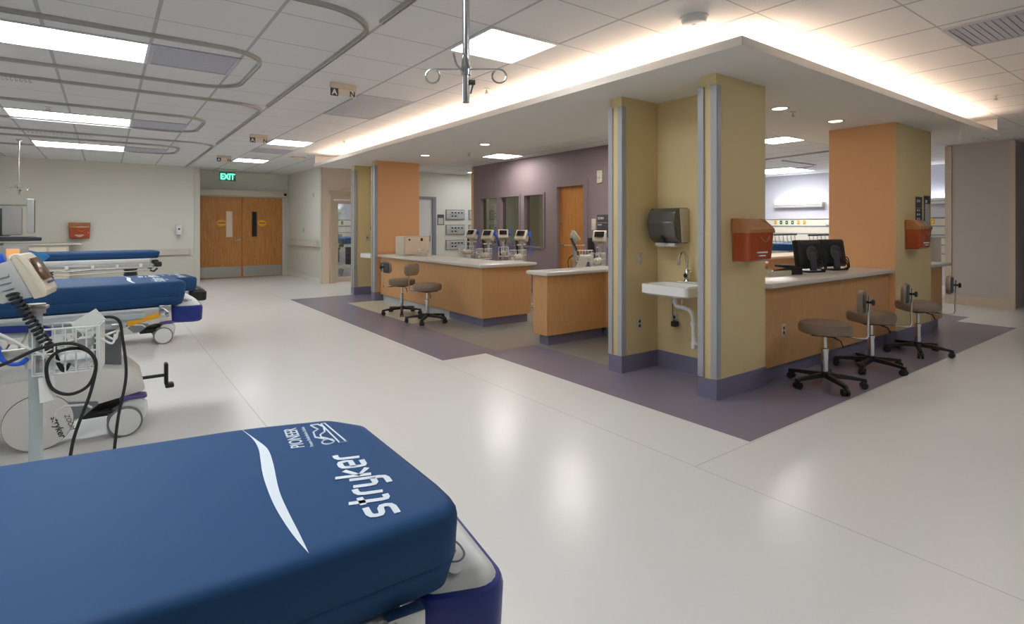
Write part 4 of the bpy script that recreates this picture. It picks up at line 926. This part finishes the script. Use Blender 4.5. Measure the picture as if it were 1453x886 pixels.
# ================================================================== ALCOVE FITTINGS
def sink(label, xb, yc, loc_group='wall-hung white sinks'):
    t = thing('wall_sink', label, 'sink', (xb, yc, 0), 0, loc_group)
    w, d = .25, .41
    o = rpoly([(-d, -w), (0, -w), (0, w), (-d, w)], [.03, .005, .005, .03], 5); i1 = rpoly([(-d + .025, -w + .025), (-.11, -w + .025), (-.11, w - .025), (-d + .025, w - .025)], .05, 5)
    i1 = i1; o = o
    # outer shell, rim and bowl as one lofted skin (rings share a vertex count)
    n = 24
    def sup(cx, cy, a, bb, z, e=5): 
        r = []
        for k in range(n * 2):
            th = 2 * PI * k / (n * 2); c, s_ = math.cos(th), math.sin(th)
            r.append((cx + a * math.copysign(abs(c) ** (2 / e), c), cy + bb * math.copysign(abs(s_) ** (2 / e), s_), z))
        return r
    b = B(); b.loft([sup(-.19, 0, .13, .19, .725, 4), sup(-.2, 0, .195, .235, .735, 8), sup(-.205, 0, .205, .25, .75, 14), sup(-.205, 0, .205, .25, .825, 14), sup(-.205, 0, .20, .245, .83, 14), sup(-.235, 0, .15, .215, .83, 6), sup(-.235, 0, .135, .20, .815, 6), sup(-.235, 0, .10, .15, .765, 4), sup(-.235, 0, .02, .02, .755, 2)])
    b.obj('basin', M['porc'], t)
    b = B(); b.box(-.075, -.10, .83, -.005, .10, .845, .006); b.obj('rear_ledge', M['porc'], t)
    b = B(); b.lathe([(.032, .0), (.03, .012), (.022, .02), (.022, .10), (.016, .11)], 20, T(-.06, 0, .845)); b.tube(curve([(-.06, 0, .94), (-.06, 0, 1.04), (-.075, 0, 1.09), (-.115, 0, 1.115), (-.155, 0, 1.10), (-.175, 0, 1.055), (-.178, 0, 1.02)], 6), .011); b.cyl((-.178, 0, 1.0), (-.178, 0, 1.025), .014); b.tube([(-.06, 0, .93), (-.06, -.05, .945)], .006); fa = b.obj('faucet', M['chrome'], t)
    b = B(); b.lathe([(.02, 0), (.02, .004)], 14, face_nx(-.0835, 0, .90)); b.obj('sensor_eye', M['black'], fa)
    b = B(); b.cyl((-.235, 0, .66), (-.235, 0, .73), .025); b.tube(curve([(-.235, 0, .67), (-.235, -.02, .635), (-.22, -.06, .63), (-.20, -.14, .60), (-.19, -.16, .50), (-.19, -.16, .36)], 6), .019); b.tube(curve([(-.19, -.16, .38), (-.185, -.175, .33), (-.16, -.20, .33), (-.14, -.21, .40), (-.10, -.21, .46), (-.0, -.21, .47)], 6), .022); b.cyl((-.19, -.16, .28), (-.19, -.16, .34), .022); b.cyl((-.19, -.16, .48), (-.19, -.16, .51), .028); b.obj('drain_trap', M['white'], t)
    b = B(); b.cyl((-.02, .06, .60), (-.06, .06, .60), .016); b.cyl((-.06, .06, .585), (-.06, .06, .625), .014); b.tube([(-.06, .06, .62), (-.07, .04, .72)], .006); b.obj('supply_valve', M['chrome'], t)
    return t
s1 = sink('white wall sink with gooseneck faucet in the front yellow alcove', 4.32, 3.08)
dup(s1, 'white wall sink in the rear alcove left of the desk, mostly hidden', (4.36, 10.05, 0))
dup(s1, 'white wall sink in the blue-grey recess at the far right edge', (12.6, 1.95, .10))
def towel(label, xb, yc):
    t = thing('towel_dispenser', label, 'paper towel dispenser', (xb, yc, 1.35), 0, 'smoked paper towel dispensers')
    pr = rpoly([(0, -.155), (-.12, -.155), (-.185, -.10), (-.215, .02), (-.19, .13), (-.15, .165), (0, .165)], [.01, .03, .05, .08, .05, .02, .01], 5)
    G = Matrix.Rotation(R90, 4, 'X')
    b = B(); b.prism(pr, -.15, .15, G, bev=.012); b.obj('cover', M['smoke'], t, ang=50)
    b = B(); b.prism(rpoly([(0, -.15), (-.10, -.15), (-.13, .16), (0, .16)], .008, 3), -.162, .162, G, bev=.005); b.obj('back_housing', M['beige'], t)
    b = B(); b.box(-.205, -.03, -.135, -.165, .03, -.115, .006); b.lathe([(.016, 0), (.016, .006)], 16, face_nx(-.188, -.0, -.098)); b.obj('latch', M['black'], t)
    b = B(); b.box(-.15, -.11, -.19, -.06, .11, -.157, .006); b.obj('towel_tray', M['lgrey'], t)
    return t
tw = towel('smoked grey paper towel dispenser above the front alcove sink', 4.32, 3.26)
tt = dup(tw, 'smoked paper towel dispenser in the rear alcove, edge just visible', (4.36, 10.10, 1.30))
def soap(label, loc, rz, mat='black'):
    t = thing('soap_dispenser', label, 'soap dispenser', loc, rz, 'wall soap dispensers')
    b = B(); pr = rpoly([(0, -.11), (-.09, -.11), (-.11, -.04), (-.10, .09), (-.07, .125), (0, .125)], [.005, .02, .05, .05, .02, .005], 4); b.prism(pr, -.055, .055, Matrix.Rotation(R90, 4, 'X'), bev=.01); b.obj('cover', M[mat], t, ang=50)
    b = B(); b.box(-.105, -.02, .02, -.108 + .0, .02, .06) if False else b.lathe([(.022, 0), (.022, .006)], 14, face_nx(-.104, 0, .02)); b.obj('sight_window', M['dgrey'], t)
    b = B(); b.box(-.10, -.04, -.19, 0, .04, -.18, .004); b.box(-.012, -.035, -.19, 0, .035, -.11); b.obj('drip_tray', M['lgrey'], t)
    return t
soap('dark soap dispenser beside the front alcove sink, half hidden by the corner guard', (4.32, 2.80, 1.16), 0)
soap('white hand sanitizer dispenser on the bay wall beside the exit doors', (1.38, 15.05, 1.26), R90, 'white')
soap('dark soap dispenser in the blue-grey recess at the right edge', (12.6, 2.15, 1.2), 0)
def sharps(label, loc, rz):
    t = thing('sharps_container', label, 'sharps container', loc, rz, 'red wall-mounted sharps containers')
    w = .18                                   # faces local -y; back on y=0
    b = B(); b.loft([[(x, y, z) for x, y in rpoly([(-a, -d), (a, -d), (a, -.012), (-a, -.012)], .02, 4)] for a, d, z in ((w - .02, .13, -.165), (w - .008, .15, -.15), (w, .165, .055), (w, .165, .06))]); b.obj('bin', M['red'], t)
    b = B(); b.prism(rpoly([(-.012, .06), (-.17, .06), (-.165, .095), (-.075, .175), (-.012, .175)], [.004, .006, .02, .02, .004], 3), -w - .006, w + .006, Matrix.Rotation(R90, 4, 'Z') @ Matrix.Rotation(R90, 4, 'X'), bev=.004); b.obj('hood', M['amber'], t)
    b = B(); b.box(-w + .02, -.01, -.17, w - .02, 0, .175, .003); b.obj('wall_bracket', M['amber'], t)
    b = B(); b.box(-.075, -.168, -.10, .075, -.158, -.088); b.box(-.045, -.168, -.125, .045, -.155, -.115); b.obj('label_print', M['paper'], t)
    b = B(); b.tube(curve([(-.03, -.168, .03), (.0, -.170, .0), (.06, -.170, -.005), (.10, -.168, .035)]), .006); b.obj('lid_handle', M['amber'], t)
    b = B(); b.cyl((w - .03, -.17, -.04), (w - .03, -.158, -.04), .012); b.obj('lock', M['steel'], t)
    return t
sh = sharps('red sharps container on the yellow column nearest the viewer', (4.19, 2.49, 1.235), 0)
dup(sh, 'red sharps container on the square pillar at the right', (7.68, 2.44, 1.25), 0)
dup(sh, 'red sharps container on the cream bay wall at left', (-.45, 15.05, 1.25), 0)
b = B(); b.box(4.33, 2.47, 1.28, 4.46, 2.49, 1.36, .003); tag(b.obj('glove_label_card', M['bblue']), 'small blue card on the yellow column behind the red container', 'card')
def plate(name, label, cat, G, w=.035, h=.058, mat='beige', holes=2, tgt='dgrey', group=None):
    t = thing(name, label, cat, G.translation, 0, group); G = Matrix.Translation(-G.translation) @ G
    b = B(); b.box(-w, -h, 0, w, h, .006, .003, mat=G); b.obj('cover_plate', M[mat], t)
    for k in range(holes):
        z = (k - (holes - 1) / 2) * .042; b = B(); b.box(-.014, z - .014, .006, .014, z + .014, .009, .003, mat=G); b.obj('receptacle' if holes > 1 else 'rocker', M[tgt], t)
    return t
plate('light_switch', 'light switch on the side wall of the front alcove beside the sink', 'switch', face_ny(4.05, 3.46, 1.04), holes=1, tgt='ivory')
plate('wall_outlet', 'power outlet low on the side wall of the front alcove', 'outlet', face_ny(4.05, 3.46, .43), group='wall power outlets')
t = plate('wall_outlet', 'power outlet under the front alcove sink with a black plug', 'outlet', face_nx(4.32, 3.26, .47), group='wall power outlets')
b = B(); b.box(-.07, -.055, -.06, -.009, -.005, -.01, .008); b.tube(curve([(-.05, -.03, -.01), (-.06, -.02, .10), (-.10, -.06, .24)]), .003); b.obj('plug', M['black'], t)
plate('wall_outlet', 'power outlet on the maple front of the right counter, behind the nearest stool', 'outlet', face_ny(4.86, 2.505, .42), group='wall power outlets')
plate('light_switch', 'light switch in the rear alcove left of the orange column', 'switch', face_ny(4.18, 10.50, 1.12), holes=1, tgt='dgrey')
plate('door_control', 'small control plate on the corridor wall right of the double doors', 'switch', face_nx(4.05, 14.4, 1.25), holes=1, tgt='dgrey', mat='alu')
plate('light_switch', 'ivory double switch on the plum wall right of the oak door', 'switch', face_nx(PX, 7.02, 1.38), .05, .10, 'ivory', 2, 'white')
t = thing('wall_alarm', 'small ivory alarm strobe high on the plum wall', 'alarm', (PX, 6.86, 2.22))
b = B(); b.box(-.03, -.055, -.11, 0, .055, .11, .005); b.obj('housing', M['ivory'], t)
b = B(); b.box(-.05, -.03, -.02, -.03, .03, .06, .006); b.obj('strobe_lens', M['white'], t)
def wsign(label, G, w, h, lines, mat='sign', paper=False, group='dark room signs'):
    t = thing('room_sign', label, 'sign', G.translation, 0, group); G = Matrix.Translation(-G.translation) @ G
    b = B(); b.box(-w, -h, 0, w, h, .008, .002, mat=G); p = b.obj('panel', M[mat], t)
    if paper: b = B(); b.box(-w + .02, -h + .02, .008, w - .02, h - .10, .0095, mat=G); b.obj('insert', M['lgrey'], p)
    for (tx, s, x, y) in lines: b = B(); b.text(tx, s, G @ T(x, y, .0088), bold=.001); b.obj('lettering', M['white'], p)
    b = B(); b.box(-w, .045, .008, w, .05, .0095, mat=G); b.obj('divider', M['lgrey'], p)
wsign('dark grey room sign on the plum wall beside the oak door', face_nx(PX, 6.80, 1.36), .13, .19, [('ED001', .055, -.11, .11), ('Supplies', .03, -.11, .005)])
wsign('dark grey directory sign on the yellow pillar, left of a pair', face_ny(7.955, 2.44, 1.52), .10, .185, [('EXAM', .045, -.08, .12), ('201  202', .03, -.08, .01), ('203  204', .03, -.08, -.04), ('205  206', .03, -.08, -.09)])
wsign('dark grey sign with a pale insert on the yellow pillar, right of a pair', face_ny(8.235, 2.44, 1.52), .10, .205, [('200', .05, -.08, .12)], paper=True)
wsign('dark sign with a white sheet beside the white door on the far wall', face_ny(7.20, 12.95, 1.52), .10, .14, [], paper=True)
# handrails
def handrail(label, loc, L, rz):
    t = thing('handrail', label, 'handrail', loc, rz, 'beige wall handrails')
    b = B(); b.prism(rpoly([(-.075, -.07), (-.005, -.07), (-.005, .07), (-.075, .07)], .018, 4), 0, L, Matrix.Rotation(R90, 4, 'Z') @ Matrix.Rotation(R90, 4, 'X') @ Matrix.Rotation(0, 4, 'Z')); b.obj('rail', M['rail'], t)
    for k in (.0, 1.):
        b = B(); b.box(L * k - (.02 if k else 0) - .004 * (1 - k) - .0, -.08, -.075, L * k + (0 if k else .02) + .004 * k, -.0, .075, .015); b.obj('end_cap', M['rail'], t)
handrail('beige handrail along the bay wall beside the sanitizer dispenser', (.55, 15.05, .74), 1.05, 0)
handrail('beige handrail along the corridor wall right of the double doors', (4.035, 15.6, .92), 2.55, -R90)
# gas valve boxes on the far wall
def valve_box(label, x, z):
    t = thing('gas_valve_box', label, 'valve box', (x, 12.95, z), 0, 'grey gas valve boxes on the far wall')
    b = B(); b.box(-.29, -.03, -.135, .29, 0, .135, .006); b.obj('frame', M['bframe'], t)
    b = B(); b.box(-.27, -.036, -.115, .27, -.03, .115, .003); b.obj('panel', M['lgrey'], t)
    for (dx, dz) in ((-.10, .05), (0, .05), (.10, .05), (.20, .05), (-.10, -.04), (0, -.04)):
        b = B(); b.box(dx - .03, -.044, dz - .02, dx + .03, -.036, dz + .02, .003); b.obj('gauge', M['dgrey'], t)
    b = B(); b.box(-.27, -.038, -.002, .27, -.036, .004); b.box(.06, -.038, -.11, .066, -.036, 0); b.box(-.17, -.038, -.11, -.164, -.036, .11); b.obj('divider', M['mgrey'], t)
for i, x in enumerate((7.64, 8.36, 9.06)):
    for j, (z, nm) in enumerate(((1.66, 'top'), (1.25, 'middle'), (.84, 'bottom'))):
        valve_box('grey gas valve box, %s of the %s column on the far wall' % (nm, ('left', 'middle', 'right')[i]), x, z)
# small wall items
t = thing('wall_phone_jack', 'tiny round sensor high on the corridor wall right of the exit doors', 'sensor', (4.05, 13.55, 2.10))
b = B(); b.lathe([(.05, 0), (.05, .02), (.03, .03)], 20, face_nx(0, 0, 0)); b.obj('housing', M['ivory'], t)
t = thing('wall_clip', 'wall mounted black charger on the plum wall between door and sign', 'charger', (PX, 7.06, 1.02))
b = B(); b.box(-.06, -.05, -.12, 0, .05, .12, .01); b.obj('housing', M['black'], t)
b = B(); b.tube(curve([(-.03, 0, -.12), (-.05, .05, -.3), (-.03, .02, -.5)]), .006); b.obj('cord', M['rubber'], t)

# ================================================================== DESKTOP EQUIPMENT
def pc_monitor(label, loc, rz):
    t = thing('computer_monitor', label, 'computer monitor', loc, rz, 'black computer screens seen from behind')
    G = T(0, 0, .19, rx=math.radians(-9))     # back faces local -y
    b = B(); b.loft([[(x, y_, z) for x, z in rpoly([(-a, -c), (a, -c), (a, c), (-a, c)], .015, 3)] for a, c, y_ in ((.19, .155, .03), (.19, .155, .005), (.175, .14, -.02), (.13, .10, -.035))], mat=G); cs = b.obj('case', M['black'], t)
    b = B(); b.box(-.175, .030, -.14, .175, .032, .14, mat=G); b.obj('screen', M['screen'], cs)
    b = B(); b.lathe([(.085, 0), (.085, .006), (.07, .010), (.07, .004)], 28, G @ face_ny(0, -.035, 0)); b.obj('back_ring', M['dgrey'], cs)
    b = B(); b.box(-.02, -.0375, .055, .02, -.035, .07, mat=G); b.obj('badge', M['alu'], cs)
    b = B(); b.box(-.045, -.075, .01, .045, -.045, .20, .01, mat=T(rx=math.radians(-8))); b.obj('stand', M['dgrey'], t)
    b = B(); b.box(-.12, -.11, 0, .12, .10, .015, .006); b.obj('foot', M['black'], t)
    b = B()
    for k in range(3): b.tube(curve([(.05 + .02 * k, -.03, .13), (.09 + .02 * k, -.08, .10 + .02 * k), (.11 + .015 * k, -.10, .04), (.07 + .03 * k, -.08, .012)]), .006, 6)
    b.obj('cables', M['rubber'], t)
    return t
pc = pc_monitor('black computer screen seen from behind on the right counter, the left one', (6.09, 2.86, .858), -.25)
dup(pc, 'black computer screen seen from behind on the right counter, the right one by the pillar', (6.60, 2.84, .858), -.25)
t = thing('desk_phone', 'black desk phone on the right counter left of the screens', 'phone', (5.62, 2.85, .858), -.2)
b = B(); b.prism(rpoly([(-.10, 0), (.10, 0), (.10, .035), (-.10, .08)], .006, 3), -.09, .09, Matrix.Rotation(R90, 4, 'Z') @ Matrix.Rotation(R90, 4, 'X') @ Matrix.Diagonal((1, 1, 1, 1))); b.obj('body', M['black'], t)
b = B(); b.box(-.08, -.12, .07, -.03, .10, .10, .012); b.obj('handset', M['black'], t)
b = B(); b.box(.0, -.06, .058, .07, .06, .064, .002); b.obj('keypad', M['dgrey'], t)
t = thing('paper_tray', 'low beige paper tray on the right counter under the phone', 'tray', (5.38, 2.90, .858), -.2)
b = B(); b.box(-.15, -.12, 0, .15, .12, .012); b.box(-.15, -.12, .012, .15, -.11, .05); b.box(-.15, .11, .012, .15, .12, .05); b.box(-.15, -.11, .012, -.14, .11, .05); b.obj('tray', M['ivory'], t)
t = thing('computer_tower', 'beige box with a tan back panel standing on the left desk', 'computer', (4.38, 8.85, .838))
b = B(); b.box(-.26, -.14, 0, .24, .20, .335, .01); b.obj('case', M['beige'], t)
b = B(); b.box(-.235, -.148, .02, .225, -.14, .32, .003); p = b.obj('back_panel', M['pink'], t)
b = B(); b.box(.06, -.153, .25, .10, -.148, .30); b.box(-.17, -.153, .26, -.14, -.148, .29); b.obj('port', M['black'], p)
t = thing('desk_phone', 'beige desk phone on the left desk before the beige box', 'phone', (4.36, 8.45, .838), -.7)
b = B(); b.prism(rpoly([(-.11, 0), (.11, 0), (.11, .03), (-.11, .09)], .006, 3), -.10, .10, Matrix.Rotation(R90, 4, 'Z') @ Matrix.Rotation(R90, 4, 'X')); b.obj('body', M['beige'], t)
b = B(); b.box(-.10, -.12, .085, -.05, .12, .115, .012); b.obj('handset', M['ivory'], t)
b = B(); b.box(-.02, -.07, .066, .07, .06, .07, .002); b.obj('keypad', M['dgrey'], t)
# task chair behind the right counter
t = thing('task_chair', 'tan task chair behind the right counter, only its back showing', 'chair', (6.55, 3.85, 0), .5)
b = B(); b.loft([[(x, y_ + .25 * x * x, z) for x, z in rpoly([(-a, .62), (a, .62), (a, .90), (-a, .90)], .08, 5)] for a, y_ in ((.20, -.26), (.225, -.24), (.225, -.20), (.2, -.185))]); b.obj('backrest', M['tan'], t)
b = B(); b.loft([[(x, y_, z) for x, y_ in rpoly([(-a, -a), (a, -a), (a, a), (-a, a)], .08, 5)] for a, z in ((.20, .42), (.235, .435), (.235, .48), (.21, .50))]); b.obj('seat', M['tan'], t)
b = B(); b.tube(curve([(0, -.05, .41), (0, -.22, .42), (0, -.275, .5), (0, -.262, .7)]), .018); b.cyl((0, 0, .1), (0, 0, .42), .025); b.obj('frame', M['black'], t)
for k in range(5):
    a = k * 2 * PI / 5; b = B(); G = Matrix.Rotation(a, 4, 'Z'); b.loft([[(.02, -.022, .08), (.02, .022, .08), (.02, .02, .12), (.02, -.02, .12)], [(.30, -.015, .06), (.30, .015, .06), (.30, .012, .085), (.30, -.012, .085)]], mat=G); l = b.obj('base_leg', M['black'], t)
    b = B(); b.cyl((.28, -.022, .028), (.28, .022, .028), .028, n=14, mat=G); b.obj('caster', M['black'], l)

# ================================================================== FAR BAY HEAD WALLS
def bar_light(label, loc, rz, L=1.27):
    t = thing('bed_light', label, 'wall light', loc, rz, 'long white overbed wall lights')   # local: back on x=0, faces -x, along y
    b = B(); b.prism(rpoly([(0, -.07), (-.13, -.07), (-.16, -.02), (-.16, .06), (-.145, .06), (-.145, 0), (0, 0)], .004, 2), -L / 2, L / 2, Matrix.Rotation(R90, 4, 'X')); b.obj('housing', M['white'], t)
    b = B(); b.box(-.12, -L / 2 + .06, .004, -.04, L / 2 - .06, .03); b.obj('up_tube', M['bar'], t)
    b = B(); b.box(-.165, -L / 2, -.012, -.158, L / 2, 0); b.obj('trim_strip', M['mgrey'], t)
    for s in (-1, 1):
        b = B(); b.box(-.16, s * L / 2 - .01, -.07, 0, s * L / 2 + .01, .06, .004); b.obj('end_cap', M['ivory'], t)
def headwall(label, loc, rz, L):
    t = thing('headwall_rail', label, 'medical headwall', loc, rz)
    b = B(); b.box(-.05, -L / 2, .55, 0, L / 2, 1.56, .004); b.obj('backing', M['wains'], t)
    for z in (1.54, 1.35, 1.15, .92, .72):
        b = B(); b.box(-.065, -L / 2, z - .012, -.05, L / 2, z + .012, .003); b.obj('rail', M['bframe'], t)
    k = 0
    ys = [L / 2 - .2 - .16 * i for i in range(int((L - .4) / .16))]
    for i, y in enumerate(ys):
        if i % 9 in (4, 5, 6): continue
        m_ = 'green' if (i % 9) in (0, 1, 8) else 'yout'
        b = B(); b.box(-.058, y - .035, 1.40, -.05, y + .035, 1.50, .004); p = b.obj('outlet', M[m_], t)
        b = B(); b.box(-.062, y - .008, 1.435, -.058, y + .008, 1.465); b.obj('socket', M['ivory'], p)
    b = B(); b.box(-.10, -.12, 1.38, -.05, .12, 1.50, .006); b.obj('control_box', M['white'], t)
    b = B(); b.box(-.07, -L / 4 - .15, 1.0, -.05, -L / 4 + .15, 1.10, .004); b.obj('gas_panel', M['mgrey'], t)
headwall('cream medical headwall with green and yellow outlets in the far lilac bay', (15.3, 6.6, 0), 0, 5.6)
bar_light('long white wall light above the outlets in the far lilac bay', (15.3, 7.42, 1.93), 0)
bar_light('white wall light seen right of the square pillar in the far bay', (15.3, 4.45, 1.93), 0)
headwall('cream medical headwall in the room behind the glass sliding door', (5.2, 16.9, 0), R90, 2.2)
bar_light('white wall light in the room behind the glass sliding door', (5.2, 16.9, 1.84), R90)
t = thing('storage_cabinet', 'tall beige cabinet edge between the square pillar and the grey partition', 'cabinet', (12.6, 3.9, 0))
b = B(); b.box(-.35, -.3, 0, .35, .3, 1.12, .008); b.obj('body', M['beige'], t)
b = B(); b.box(-.40, -.35, 1.12, .40, .35, 1.15, .006); b.obj('top', M['wains'], t)
b = B(); b.box(-.362, -.27, .10, -.35, .27, 1.06, .004); d = b.obj('door', M['ivory'], t)
b = B(); b.tube([(-.362, .2, .6), (-.385, .2, .6), (-.385, .2, .75), (-.362, .2, .75)], .005); b.obj('handle', M['steel'], d)
